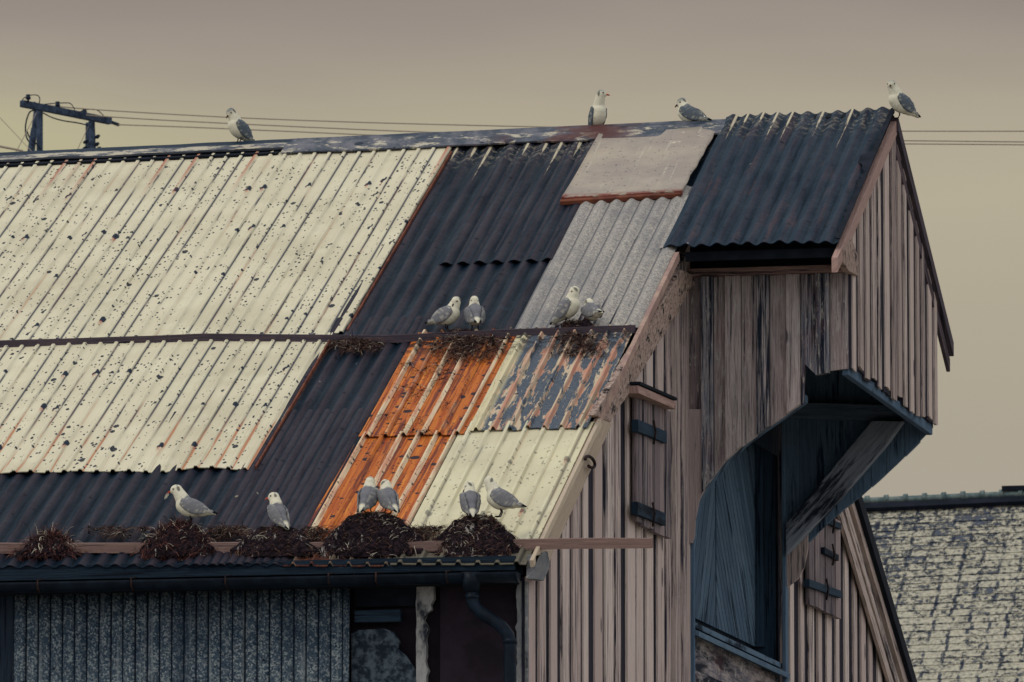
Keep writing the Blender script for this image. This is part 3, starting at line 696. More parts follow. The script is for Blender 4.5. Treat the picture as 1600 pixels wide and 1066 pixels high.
# torn tar strip on the right edge of the hoist roof
b_ = MB(); pr = None
for i in range(160):
    v = .665+.335*i/159; w_ = .03+.05*abs(mn.noise(Vector((v*60, 2, 0))))+(.07*(1-abs(v-.865)/.03) if abs(v-.865) < .03 else 0); p = RP(-9.77, v, .078); q = RP(-9.77-w_, v, .080+.02*mn.noise(Vector((v*50, 9, 0))))
    if pr: b_.prism([pr[0], pr[1], q, p], NRM*.008, (0, 1, TN), .4)
    pr = (p, q)
b_.build('verge_strip', MT['tar'], HOUSE)

# ---- main gable rakes (near): rotten bark-covered board above, cream board below
def gpoly(mb, pxs, X, ext, grain): mb.prism([onX(px, py, X) for px, py in pxs], (ext, 0, 0), grain)
gd = (0, 1, TN)
b_ = MB(); pts = []; up_, dn_ = [], []
n = 26
for i in range(n+1):
    t = i/n; px = 1066+(928-1066)*t; py = 425+(652-425)*t; jw = 1+.35*mn.noise(Vector((t*14, 0, 0)))
    up_.append((px-9*jw-2, py-3)); dn_.append((px+15*jw, py+9))
gpoly(b_, up_+dn_[::-1], XG-.035, .05, gd); o = b_.build('rake_board', MT['bark'], HOUSE, .006); o['label'] = 'rotten mottled rake board of the main gable'
b_ = MB(); gpoly(b_, [(928, 655), (946, 662), (858, 852), (838, 900), (826, 900), (835, 850)], XG-.035, .05, gd); o = b_.build('rake_board', MT['rake_cream'], HOUSE, .004); o['label'] = 'cream painted rake board of the main gable'
b_ = MB()
for (va, vb, h) in ((.262, .655, .05),):
    b_.prism([RP(-10.962, va, -.01), RP(-10.93, va, -.01), RP(-10.93, va, h), RP(-10.962, va, h)], RP(-10.95, vb)-RP(-10.95, va), gd)
b_.build('verge_trim', mk('trim', m_plain('8a7068', 'a08678', .8, 9.)), HOUSE)
b_ = MB(); b_.prism([RP(-10.945, LO, .0), RP(-10.92, LO, .0), RP(-10.92, LO, .048), RP(-10.945, LO, .048)], RP(-10.95, .262)-RP(-10.95, LO), gd); b_.build('verge_trim', MT['rake_cream'], HOUSE)
# eave end block
b_ = MB(); gpoly(b_, [(823, 868), (842, 862), (846, 885), (836, 908), (822, 905)], XG-.03, .06, gd); b_.build('eave_block', MT['peeling'], HOUSE, .004)
# far rake of the main gable
b_ = MB()
for (d0, d1, x0, th_, mt) in ((.0, -.14, .02, .05, 'p'), (-.16, -.28, .0, .04, 'q'), (-.30, -.42, .0, .03, 'p')):
    A, B = Vector((XG-.03+x0, 2*YR-50.7, rz(2*YR-50.7)+d0)), Vector((XG-.03+x0, YF, rz(YF)+d0)); h = Vector((0, 0, d1-d0)); b_.prism([A, A+h, B+h, B], (th_, 0, 0), (0, 1, -.49))
b_.build('rake_board', MT['end_siding'], HOUSE, .003)
b_ = MB(); A, B = Vector((XG-.02, 2*YR-50.6, rz(2*YR-50.6)+.10)), Vector((XG-.02, YF+.3, rz(YF+.3)+.05)); h = Vector((0, 0, -.13)); b_.prism([A, A+h, B+h, B], (.10, 0, 0), (0, 1, -.49)); b_.build('verge_strip', MT['tar'], HOUSE)

# ---- shutters
def shutter(name, label, P, straps, cap_=None, X=XWG+.062):
    R0 = [onX(px, py, X) for px, py in P]; z0, z1 = (R0[2].z+R0[3].z)/2, (R0[0].z+R0[1].z)/2; y0, y1 = R0[0].y, R0[1].y
    sh = empty(name, (X, y0, z0), None, None); sh.parent = HOUSE; sh.matrix_parent_inverse = Matrix.Translation(-wloc(HOUSE)); sh['label'] = label
    b = MB(); n = 6
    for k in range(n): b.box(X, X+.03+.008*(k % 2), y0+(y1-y0)*k/n+.004, y0+(y1-y0)*(k+1)/n-.004, z0+random.uniform(-.01, .01), z1)
    b.build('shutter_board', MT['shutter'], sh)
    for (a, c, hh) in straps:
        A, B = onX(*a, X+.04), onX(*c, X+.04); b = MB(); b.beam(A, B, .05, hh); b.build('strap', MT['fascia'], sh, .004)
        q = (A+B)/2+Vector((.03, 0, 0)); b = MB(); b.tube([q+Vector((0, 0, .08)), q+Vector((.015, 0, 0)), q-Vector((0, 0, .09))], .008); b.build('hook', MT['iron'], sh)
    if cap_:
        A, B = onX(*cap_[0], X+.05), onX(*cap_[1], X+.05); b = MB(); b.beam(A, B, .12, .055); b.build('shutter_cap', MT['rake_pale'], sh, .004)
        A.z += .045; B.z += .045; b = MB(); b.beam(A, B, .14, .02); b.build('flashing', MT['black_wood'], sh)
shutter('shutter', 'tall loading shutter near the front edge', [(988, 612), (1040, 645), (1036, 838), (988, 818)], [((992, 665), (1037, 684), .085), ((991, 794), (1035, 812), .09)], ((985, 609), (1043, 634)))
shutter('shutter', 'narrow loading shutter right of the hoist bay', [(1258, 790), (1306, 812), (1306, 965), (1258, 945)], [((1280, 809), (1310, 823), .05), ((1260, 911), (1310, 929), .06), ((1284, 860), (1306, 872), .05)])
b_ = MB(); q = onX(922, 722, XG+.05); b_.tube([q+Vector((0, .16*cos(t), .035*sin(t))) for t in [a*.35-1.9 for a in range(16)]], .011); b_.build('iron_ring', MT['iron'], HOUSE)
# ---- eave: fascia, gutter, soffit
XR_ = -11.02
b_ = MB(); b_.box(XL, XR_-.03, 50.70, 50.74, onY(0, 903, 50.7).z-.02, onY(0, 886, 50.7).z+.00, (1, 0, 0)); b_.build('fascia', MT['fascia'], HOUSE)
b_ = MB(); gz0 = onY(400, 914, 50.62).z; cirs = []
for lay, rr_ in ((0, .065), (1, .058)):
    for X in (XL, XR_):
        for k in range(13): t = pi+pi*k/12; cirs.append(Vector((X, 50.625+cos(t)*rr_, gz0+.045+sin(t)*rr_)))
b_.v = cirs
for k in range(12):
    for (a, b2_) in ((0, 13), (26, 39)): b_.face([a+k, a+k+1, b2_+k+1, b2_+k], [(0, 0)]*4, .4, True)
    b_.face([k, k+1, 27+k, 26+k], [(0, 0)]*4, .4); b_.face([13+k, 14+k, 40+k, 39+k], [(0, 0)]*4, .4)
for e in (0, 12): b_.face([e, 13+e, 39+e, 26+e], [(0, 0)]*4, .4)
GUT = b_.build('gutter', MT['black_metal'], HOUSE)
b_ = MB(); b_.prism([(XR_, 50.56, gz0+.045)]+[(XR_, 50.625+cos(pi+pi*k/8)*.066, gz0+.045+sin(pi+pi*k/8)*.066) for k in range(9)][1:], (.012, 0, 0), (0, 0, 1)); b_.build('end_cap', MT['pipe'], GUT)
for px in (62, 208, 355, 516, 590, 700):
    b_ = MB(); X = onY(px, 900, 50.6).x; b_.tube([(X, 50.70, gz0+.07), (X, 50.55, gz0+.055), (X, 50.552, gz0), (X, 50.62, gz0-.025)], .006, 6); b_.build('gutter_bracket', MT['iron'], GUT)
b_ = MB(); b_.box(XL, XR_-.04, 50.74, YW+.05, gz0-.01, gz0+.02, (1, 0, 0)); b_.build('soffit', MT['black_wood'], HOUSE)
# down pipe
b_ = MB(); pts = [onY(px, py, 50.62) for px, py in [(737, 915), (738, 935), (742, 948), (752, 958), (768, 968), (783, 978), (794, 992), (797, 1010), (797, 1040)]]; pts.append(pts[-1]-Vector((0, 0, 5)))
b_.tube(pts, .042, 12); PIPE = b_.build('down_pipe', MT['pipe'], HOUSE)
b_ = MB(); b_.tube([onY(737, 895, 50.62), onY(737, 925, 50.62)], [.075, .05], 12); b_.build('hopper', MT['black_metal'], PIPE)
b_ = MB(); b_.tube([onY(797, 998, 50.62), onY(797, 1006, 50.62)], .047, 12); b_.build('pipe_collar', MT['pipe'], PIPE); b_ = MB(); b_.tube([onY(738, 929, 50.62), onY(738, 936, 50.62)], .047, 12); b_.build('pipe_collar', MT['pipe'], PIPE)
# ---- long front wall
XW = lambda px: onY(px, 960, YW).x
ZW = lambda py: onY(400, py, YW).z
zt = ZW(905)
b_ = MB(); b_.box(XL, XWG-.01, YW+.16, YW+.2, zb0, zt+.2, (0, 0, 1)); b_.build('inner_wall', MT['panel_brown'], HOUSE)
b_ = MB(); xa = XL
b_.box(XL, XW(22), YW+.02, YW+.07, zb0, zt); b_.build('wall_board', MT['dark_wood'], HOUSE)
# vertical ribbed panel
def vpanel(X0, X1, z0, z1, Y, pitch, amp, m, label):
    mb = MB(); pr = [(0, .1), (.06, -.1), (.12, .1), (.2, .75), (.35, 1), (.5, .8), (.65, 1), (.8, .95), (.92, .6)]; cols = []; k = 0; n = (X1-X0)/pitch
    while k < n:
        for p, h in pr:
            if k+p <= n: cols.append((k+p, h))
        k += 1
    L = []
    for lay in (0, 1):
        for (z, j) in ((z0, 0), (z0+(z1-z0)*.5, 1), (z1, 2)):
            for (u, h) in cols:
                X = X0+u*pitch; seam = .012*((int(u) % 9) in (0,)); mb.v.append(Vector((X-.03*(z1-z)/(z1-z0)*((u/n)**6), Y-h*amp-seam+.004*lay+.006*mn.noise(Vector((X*2, z, 0))), z+.015*mn.noise(Vector((X*3, z, 0)))))); L.append((u, z))
    w = len(cols); N = 3*w
    def q(*ix): mb.face(list(ix), [L[i] for i in ix], .5, True)
    for j in range(2):
        for i in range(w-1): a = j*w+i; q(a, a+1, a+w+1, a+w); q(N+a, N+a+w, N+a+w+1, N+a+1)
    for i in range(w-1): q(i, N+i, N+i+1, i+1); b = 2*w+i; q(b, b+1, N+b+1, N+b)
    for j in range(2): a = j*w; q(a, a+w, N+a+w, N+a); b = a+w-1; q(b, N+b, N+b+w, b+w)
    o = mb.build('metal_cladding', m, HOUSE); o['label'] = label
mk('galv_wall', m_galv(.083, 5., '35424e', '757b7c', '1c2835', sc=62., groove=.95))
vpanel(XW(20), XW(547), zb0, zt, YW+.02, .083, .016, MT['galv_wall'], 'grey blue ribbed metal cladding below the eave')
b_ = MB(); b_.box(XW(549), XW(650), YW+.09, YW+.14, ZW(950), zt, (1, 0, 0)); b_.build('lintel_board', MT['black_wood'], HOUSE)
b_ = MB(); b_.box(XW(552), XW(624), YW+.03, YW+.09, ZW(975), ZW(956), (1, 0, 0)); b_.build('lintel', MT['fascia'], HOUSE, .004)
b_ = MB(); q = [(549, 1200), (549, 990), (560, 985), (600, 982), (616, 988), (624, 1002), (622, 1014), (634, 1024), (645, 1040), (652, 1052), (652, 1200)]
b_.prism([onY(*p, YW+.06) for p in q], (0, .04, 0), (0, 0, 1)); b_.build('torn_panel', MT['panel_grey'], HOUSE)
b_ = MB(); l_, r_ = [], []
for i in range(40):
    py = 912+i*8; jw = mn.noise(Vector((i*.35, 1, 0))); j2 = mn.noise(Vector((i*.5, 8, 0))); wtop = 12 if py < 940 else (7 if py < 960 else 0)
    l_.append((650+jw*1.5, py)); r_.append((666+wtop+j2*6, py))
b_.prism([onY(*p, YW+.03) for p in l_+r_[::-1]], (0, .06, 0), (0, 0, 1)); o = b_.build('wall_post', MT['peeling'], HOUSE, .003); o['label'] = 'peeling pale post between the wall panels'
b_ = MB(); l_, r_ = [], []
for i in range(40):
    py = 908+i*8; j2 = mn.noise(Vector((i*.6, 3, 0))); l_.append((807+j2*5, py)); r_.append((824, py))
b_.prism([onY(*p, YW+.02) for p in l_+r_[::-1]], (0, .05, 0), (0, 0, 1)); o = b_.build('wall_post', MT['peeling'], HOUSE, .003); o['label'] = 'peeling pale post at the gable corner'
b_ = MB(); b_.box(XW(683), XW(806), YW+.09, YW+.12, zb0, zt, (0, 0, 1)); b_.build('wall_panel', MT['panel_brown'], HOUSE)
# rest of the walls (away from the camera)
b_ = MB(); b_.box(XL+.05, XWG-.01, 2*YR-50.95, 2*YR-50.87, 0, rz(YB)-.15); b_.box(XL, XL+.06, YW+.05, 2*YR-50.9, 0, ZE); b_.build('rear_wall', MT['siding_back'], HOUSE)
b_ = MB(); b_.box(XL+.01, XWG+.02, YW-.01, 2*YR-50.85, 0, zb0+.01, (1, 0, 0)); b_.build('foundation', MT['concrete'], HOUSE)
b_ = MB(); b_.prism([(XL, YW, ZE-.2), (XL, YR, ZR-.2-.12), (XL, 2*YR-50.85, ZR-.49*7.3-.15)], (.05, 0, 0), (0, 0, 1)); b_.build('rear_gable', MT['siding_back'], HOUSE)

# ------------------------------------------------------------------ neighbouring house (slate roof)
YH = 84.0
HP = empty('slate_roofed_house', (0, 0, 0), 'house behind at right with slate roof patched in pale lichen', 'house')
R1, R2 = onY(1335, 792, YH+3), onY(1600, 780, YH+3); dX = (R2-R1)/(R2.x-R1.x)
def ridgeP(X): return R1+dX*(X-R1.x)
HX0, HX1 = R1.x-1.6, R2.x+5
hb = MB(); L = []; nrow = 54; tn = .85; cw = .13*cos(math.atan(tn))
def HPt(X, s, h=0): # s = slope distance down from ridge
    n = Vector((0, -tn, 1)).normalized(); p = ridgeP(X); k = 1/sqrt(1+tn*tn); return p+Vector((0, -s*k, -s*tn*k))+n*h
for j in range(nrow):
    s0, s1 = j*.13, (j+1)*.13
    A, B, C, D = HPt(HX0, s0, .0), HPt(HX1, s0, .0), HPt(HX1, s1+.0, .009), HPt(HX0, s1+.0, .009); b0 = len(hb.v); hb.v += [A, B, C, D, HPt(HX1, s1, -.0), HPt(HX0, s1, -.0)]
    U = lambda X, s: (X, 7.02-s)
    hb.face([b0, b0+3, b0+2, b0+1], [U(HX0, s0), U(HX0, s1-.001), U(HX1, s1-.001), U(HX1, s0)], .5); hb.face([b0+3, b0+5, b0+4, b0+2], [U(HX0, s1), U(HX0, s1), U(HX1, s1), U(HX1, s1)], .5)
b0 = len(hb.v); S_ = nrow*.13; hb.v += [HPt(HX0, 0, -.05), HPt(HX1, 0, -.05), HPt(HX1, S_, -.05), HPt(HX0, S_, -.05)]; hb.face([b0, b0+1, b0+2, b0+3], [(0, 0)]*4, .5)
RF = hb.build('roof', MT['slate'], HP); RF['label'] = 'slate slope with pale lichen'
hb = MB()
P = [HPt(HX0, 0, -.02), HPt(HX0, S_, -.02)]; yr_ = P[0].y
mb_ = [Vector((HX0, 2*yr_-P[1].y, P[1].z)), P[0]]; hb.prism([P[0], mb_[0], mb_[0]-Vector((0, 0, .08)), P[0]-Vector((0, 0, .08))], Vector((HX1-HX0, 0, (ridgeP(HX1)-ridgeP(HX0)).z)), (1, 0, 0)); hb.build('rear_roof', MT['tar'], HP)
hb = MB(); hb.beam(HPt(HX0, .10, .05), HPt(HX1, .10, .05), .10, .05, (0, -tn, 1)); hb.build('ridge_board', MT['tar'], HP)
hb = MB(); hb.tube([ridgeP(HX0+(HX1-HX0)*i/20)+Vector((0, 0, .06+.008*mn.noise(Vector((i, 0, 0))))) for i in range(21)], .036, 8)
X = HX0
while X < HX1: p = ridgeP(X)+Vector((0, 0, .07)); hb.tube([p, p+Vector((.05, 0, .002))], .048, 8); X += .215
hb.build('ridge_tiles', MT['cap_green'], HP)
p = ridgeP(R2.x-.12)+Vector((0, 0, .13)); hb = MB(); hb.box(p.x-.12, p.x+.5, p.y-.05, p.y+.05, p.z-.03, p.z+.02, (1, 0, 0)); hb.build('ridge_vent', MT['tar'], HP)
hb = MB(); yl, yh_ = P[1].y+.35, 2*yr_-P[1].y-.35; zl = P[1].z+.25
hb.prism([(HX0+.2, yl, 0), (HX0+.2, yh_, 0), (HX0+.2, yh_, zl), (HX0+.2, yr_, P[0].z-.1), (HX0+.2, yl, zl)], (HX1-HX0-.4, 0, 0), (0, 0, 1)); hb.build('wall', MT['siding_back'], HP)

# ------------------------------------------------------------------ power pole and lines
YP = 90.0
def PP(px, py, dy=0): return onY(px, py, YP+dy)
pw = empty('power_pole', (PP(100, 200).x, YP, 0), 'twin-legged wooden power pole with crossarm and insulators, far behind the ridge at left', 'power pole')
b_ = MB(); b_.beam(PP(34, 162, -.4), PP(172, 189.5, .9), .07, .08); o = b_.build('crossarm', MT['pole'], pw, .006)
b_ = MB(); b_.tube([PP(168, 189, .9), PP(185, 195, 1.1)], .022, 8); b_.build('arm_tip', MT['insul'], pw)
def leg(a, b, dy, r=.045):
    A, B = PP(*a, dy), PP(*b, dy); d = (B-A); d = d/abs(d.z); e = A+d*A.z; b_ = MB(); b_.tube([A, e], [r, r*1.5], 12); b_.build('pole', MT['pole'], pw)
leg((62, 168), (62, 235), 0, .038); leg((57, 172), (50, 237), .15, .034); leg((143, 186), (145, 237), .75, .038); leg((138, 192), (137, 237), .9, .032); leg((50, 200), (44, 238), -.2, .012)
for (px, py, dy) in ((44, 160, -.4), (90, 171, .1), (132, 182, .6)):
    b_ = MB(); A = PP(px, py, dy); b_.tube([A, A+Vector((0, 0, .03)), A+Vector((0, 0, .035)), A+Vector((0, 0, .06)), A+Vector((0, 0, .065)), A+Vector((0, 0, .09)), A+Vector((0, 0, .095))], [.012, .012, .03, .03, .024, .028, .012], 10); b_.build('insulator', MT['insul'], pw)
for (px, py, dy) in ((54, 163, -.2), (111, 176.5, .4), (166, 190, .9)):
    b_ = MB(); A = PP(px, py, dy); b_.tube([A+Vector((-.02, 0, 0)), A+Vector((0, 0, 0)), A+Vector((.02, 0, 0))], [.02, .034, .02], 10); b_.build('insulator', MT['insul'], pw)
def curve(name, pxs, dy, r, m, par):
    pts = [PP(px, py, dy) for px, py in pxs]; out = []
    for i in range(len(pts)-1):
        p0, p1, p2, p3 = pts[max(i-1, 0)], pts[i], pts[i+1], pts[min(i+2, len(pts)-1)]
        for k in range(6):
            t = k/6; out.append(.5*((2*p1)+(p2-p0)*t+(2*p0-5*p1+4*p2-p3)*t*t+(3*p1-p0-3*p2+p3)*t**3))
    out.append(pts[-1]); b_ = MB(); b_.tube(out, r, 6); return b_.build(name, m, par)
curve('jumper_wire', [(34, 158), (38, 153), (47, 149), (58, 149), (62, 154), (61, 163)], -.3, .006, MT['insul'], pw)
curve('jumper_wire', [(64, 164), (80, 162), (100, 161), (110, 162), (116, 170), (118, 178)], .2, .006, MT['insul'], pw)
curve('jumper_wire', [(124, 176), (132, 172), (148, 171), (158, 177), (166, 187)], .7, .006, MT['insul'], pw)
curve('jumper_wire', [(66, 176), (82, 184), (100, 189), (120, 192), (138, 196)], .4, .008, MT['insul'], pw)
curve('jumper_wire', [(56, 172), (46, 176), (40, 196), (42, 216), (52, 228)], 0, .009, MT['insul'], pw)
curve('jumper_wire', [(42, 205), (47, 216), (58, 226), (64, 234)], -.1, .010, MT['insul'], pw)
for (px, py) in ((134, 222), (151, 226), (133, 232), (154, 233), (152, 214)):
    b_ = MB(); A = PP(px, py, .7); b_.tube([A-Vector((.03, 0, .01)), A, A+Vector((.03, 0, .02))], [.014, .026, .014], 8); b_.build('fitting', MT['insul'], pw)
GW = 'power lines strung from the pole across the sky'
def line(label, pxs, dy, r=.007):
    o = curve('power_line', pxs, dy, r, MT['wire'], None); tag(o, label, 'wire', GW)
line('topmost of the three thin power lines running right from the pole', [(68, 164), (150, 171.5), (350, 183), (540, 190.5), (740, 196), (930, 200), (1180, 204), (1420, 205), (1620, 205), (1900, 203)], .3)
line('middle of the three thin power lines running right from the pole', [(118, 179), (240, 187), (420, 196), (600, 204), (740, 209), (930, 214), (1180, 218), (1420, 220), (1620, 222), (1900, 224)], .5)
line('lowest of the three thin power lines running right from the pole', [(185, 195), (300, 199), (440, 205), (600, 212), (740, 217), (930, 221), (1180, 224), (1420, 225), (1620, 226.5), (1900, 229)], .9)
GY = 'guy wires slanting behind the left ridge'
def guy(label, a, b, dy, r):
    A, B = PP(*a, dy), PP(*b, dy); d = (B-A); 
    if A.z < B.z: A, B = B, A; d = B-A
    B = A+d*(A.z/abs(d.z)) if abs(d.z) > .3 else B
    b_ = MB(); b_.tube([A, B], r, 6); tag(b_.build('guy_wire', MT['wire'], None), label, 'wire', GY)
guy('thin guy wire slanting down from the upper left corner of the pole', (0, 184), (45, 232), -.6, .005)
guy('steep thin guy wire beside the left leg of the power pole', (57, 176), (26, 236), -.3, .005)
guy('steep thin guy wire beside the right leg of the power pole', (138, 198), (120, 236), .6, .004)
o = curve('power_line', [(-300, 175), (0, 229), (38, 238), (80, 246)], -.5, .014, MT['wire'], None); tag(o, 'thick dark cable dropping in at the left edge behind the ridge', 'wire')

# ------------------------------------------------------------------ gulls
def rotz(a): return Matrix.Rotation(a, 4, 'Z')
def roty(a): return Matrix.Rotation(a, 4, 'Y')
WHITE, GREY, DGREY, BLACK = 'cdc6b0', '6f6e72', '465059', '0c1018'
ss_ = lambda e: max(0, min(1, (e-.55)/.2))
def gull(label, foot, psi, pitch=20., up=.105, fwd=.075, hpsi=0., hpitch=0., leg=.055, sit=False, fat=1., bill='red', tone=0, sc=1., onleg=2, htuck=0., group='gulls perched and nesting on the warehouse roof'):
    """psi: facing seen from the camera (0 right, 90 towards, 180 left, 270 away); hpsi: head yaw relative to the body"""
    root = empty('gull', foot, label, 'gull', group); root.rotation_euler = (0, 0, TH-radians(psi)); root.scale = (sc, sc, sc)
    hip = Vector((0, 0, (.0 if sit else leg)+.052*fat)); B = Matrix.Translation(hip)@roty(-radians(pitch))
    # union of ellipsoids, remeshed into one continuous body
    bm = bmesh.new()
    def ell(c, s, mrot=Matrix.Identity(4), seg=20):
        M = mrot@Matrix.Translation(c)@Matrix.Diagonal((*s, 1)); bmesh.ops.create_uvsphere(bm, u_segments=seg, v_segments=14, radius=1, matrix=M)
    ell((0, 0, .0), (.082, .057*fat, .060*fat), B); ell((.034, 0, .006), (.056, .052*fat, .057*fat), B); ell((-.062, 0, .006), (.064, .042, .038), B); ell((-.100, 0, .010), (.052, .030, .020), B); ell((-.130, 0, .012), (.042, .026, .009), B)
    sh = B@Vector((.045, 0, .022)); hd = Vector((fwd, 0, up))+hip
    for k in range(7): p = sh.lerp(hd, k/6); r = .047*(1-k/6)+.033*(k/6); ell(p, (r, r*.95, r))
    HM = Matrix.Translation(hd)@rotz(-radians(hpsi))@roty(radians(hpitch))
    ell((.004, 0, .005), (.037, .0295, .0305), HM); ell((.026, 0, -.003), (.020, .014, .014), HM)
    me = bpy.data.meshes.new('body'); bm.to_mesh(me); bm.free(); o = bpy.data.objects.new('body_tmp', me); COL.objects.link(o)
    md = o.modifiers.new('r', 'REMESH'); md.mode = 'VOXEL'; md.voxel_size = .0045; sm_ = o.modifiers.new('s', 'SMOOTH'); sm_.factor = .6; sm_.iterations = 8
    dg = bpy.context.evaluated_depsgraph_get(); me2 = bpy.data.meshes.new_from_object(o.evaluated_get(dg)); bpy.data.objects.remove(o)
    me2.name = 'body'; me2.materials.clear(); me2.materials.append(MT['bird']); me2.polygons.foreach_set('use_smooth', [True]*len(me2.polygons))
    ca = me2.color_attributes.new('Col', 'FLOAT_COLOR', 'POINT'); Bi, Hi = B.inverted(), HM.inverted(); w_, g_, d_, k_ = map(lin, (WHITE, GREY, DGREY, BLACK))
    mixc = lambda a, b, t: tuple(x+(y-x)*max(0, min(1, t)) for x, y in zip(a, b)); buf = []
    for v in me2.vertices:
        p = Bi@v.co; h = Hi@v.co; c = w_; n = mn.noise(v.co*40)*.006
        mant = min((p.z+n-.012)/.010, (.046-p.x+n)/.012, (p.x+.110)/.012, (.070*fat-p.z)/.008); c = mixc(c, g_, mant)
        if h.length < .052:
            hood = tone*max(0, min(1, (h.z-.002-h.x*.2+n)/.022))*max(0, min(1, (.050-h.length)/.012)); c = mixc(c, d_, hood*.75)
            for sy in (-1, 1):
                d = sqrt((h.x+.010)**2+((h.z-.004)*.5)**2+(h.y-sy*.029)**2); c = mixc(c, k_, min(.75, (.0125-d)/.006))
                d = sqrt((h.x-.020)**2+(h.z-.007)**2+(h.y-sy*.024)**2); c = mixc(c, k_, min(.6, (.008-d)/.004))
            c = mixc(c, d_, max(0, .008-abs(h.x+.006))/.006*max(0, h.z-.012)/.01*.35)
        if p.x < -.155: c = mixc(c, k_, .0 if tone < .2 else .2)
        buf += [*c, 1]
    ca.data.foreach_set('color', buf)
    body = bpy.data.objects.new('body', me2); COL.objects.link(body); body.parent = root
    # wings: folded, swept along each flank
    for sy in (-1, 1):
        ns, nr = 22, 14; vs, fs, cols = [], [], []
        for i in range(ns+1):
            t = i/ns; x = .056-.232*t; hh = .046*fat*(sin(pi*min(1, t*1.15+.10))**.6 if t < .78 else .30*(1-(t-.78)/.23)+.05)
            if t >= .6: hh = min(hh, .036*(1-t)/.4+.004)
            zc = .014-.012*sin(pi*t*.8)+.012*t; yc = (.053*fat)*(1-max(0, t-.25)**1.3*1.2); th = .010*(1-t*.6)
            for k in range(nr):
                a = 2*pi*k/nr; yy = yc+cos(a)*th-max(0, sin(a))*.020*(1-t)+.002*sin(a*3+t*30); zz_ = zc+sin(a)*hh*(1+.06*mn.noise(Vector((t*9, a, sy))))
                vs.append(B@Vector((x-.012*abs(sin(a))*0, sy*yy, zz_+.004))); tp = max(0, (t-.86)/.03); edge = .5+.5*mn.noise(Vector((t*22, sin(a)*3, sy*3)))
                cc = mixc(g_ if tone < .5 else mixc(g_, d_, .8), w_, ss_(edge)*.5+(.35 if t > .66 and sin(a) < .1 else 0)); cols.append(mixc(cc, k_, tp))
        for i in range(ns):
            for k in range(nr): a, b = i*nr+k, i*nr+(k+1) % nr; fs.append((a, b, b+nr, a+nr))
        fs.append(tuple(range(nr))[::-1]); fs.append(tuple(ns*nr+k for k in range(nr)))
        wm = bpy.data.meshes.new('wing'); wm.from_pydata(vs, [], fs); wm.materials.append(MT['wingm']); wm.polygons.foreach_set('use_smooth', [True]*len(fs))
        c2 = wm.color_attributes.new('Col', 'FLOAT_COLOR', 'POINT'); c2.data.foreach_set('color', [x for c in cols for x in (*c, 1)])
        b2_ = bmesh.new(); b2_.from_mesh(wm); bmesh.ops.recalc_face_normals(b2_, faces=b2_.faces); b2_.to_mesh(wm); b2_.free()
        wo_ = bpy.data.objects.new('wing', wm); COL.objects.link(wo_); wo_.parent = root
    def add(name, mb, m, parent=root):
        o = mb.build(name, m); o.parent = parent; return o
    # bill, eyes
    b = MB(); b.tube([HM@Vector(p) for p in ((.032, 0, -.001), (.046, 0, -.002), (.057, 0, -.005), (.064, 0, -.010))], [.0085, .0068, .0048, .0015], 8); add('bill', b, MT['bill_red' if bill == 'red' else 'bill_dark'])
    for sy in (-1, 1):
        b = MB(); p = HM@Vector((.0225, sy*.020, .009)); q_ = HM@Vector((.0235, sy*.0262, .0095)); b.tube([p, q_], [.005, .0035], 8); add('eye', b, MT['eye'])
    # legs and webbed feet
    if not sit:
        for i, sy in enumerate((-1, 1)):
            if onleg == 1 and i: continue
            b = MB(); y = sy*.022; top_ = Vector((-.005, y*.9, leg+.025)); kn = Vector((-.012, y, leg*.55)); an = Vector((0, y, .004)); b.tube([top_, kn, an], [.007, .0045, .004], 8)
            for a in (-.45, 0, .45): b.tube([an, an+Vector((.030*cos(a), .030*sin(a), -.002))], [.0035, .002], 6)
            f3 = [an+Vector((.028*cos(a), .028*sin(a), 0)) for a in (-.45, 0, .45)]; b.prism([an, *f3], (0, 0, -.003), (1, 0, 0)); add('leg', b, MT['bird_leg'])
    return root

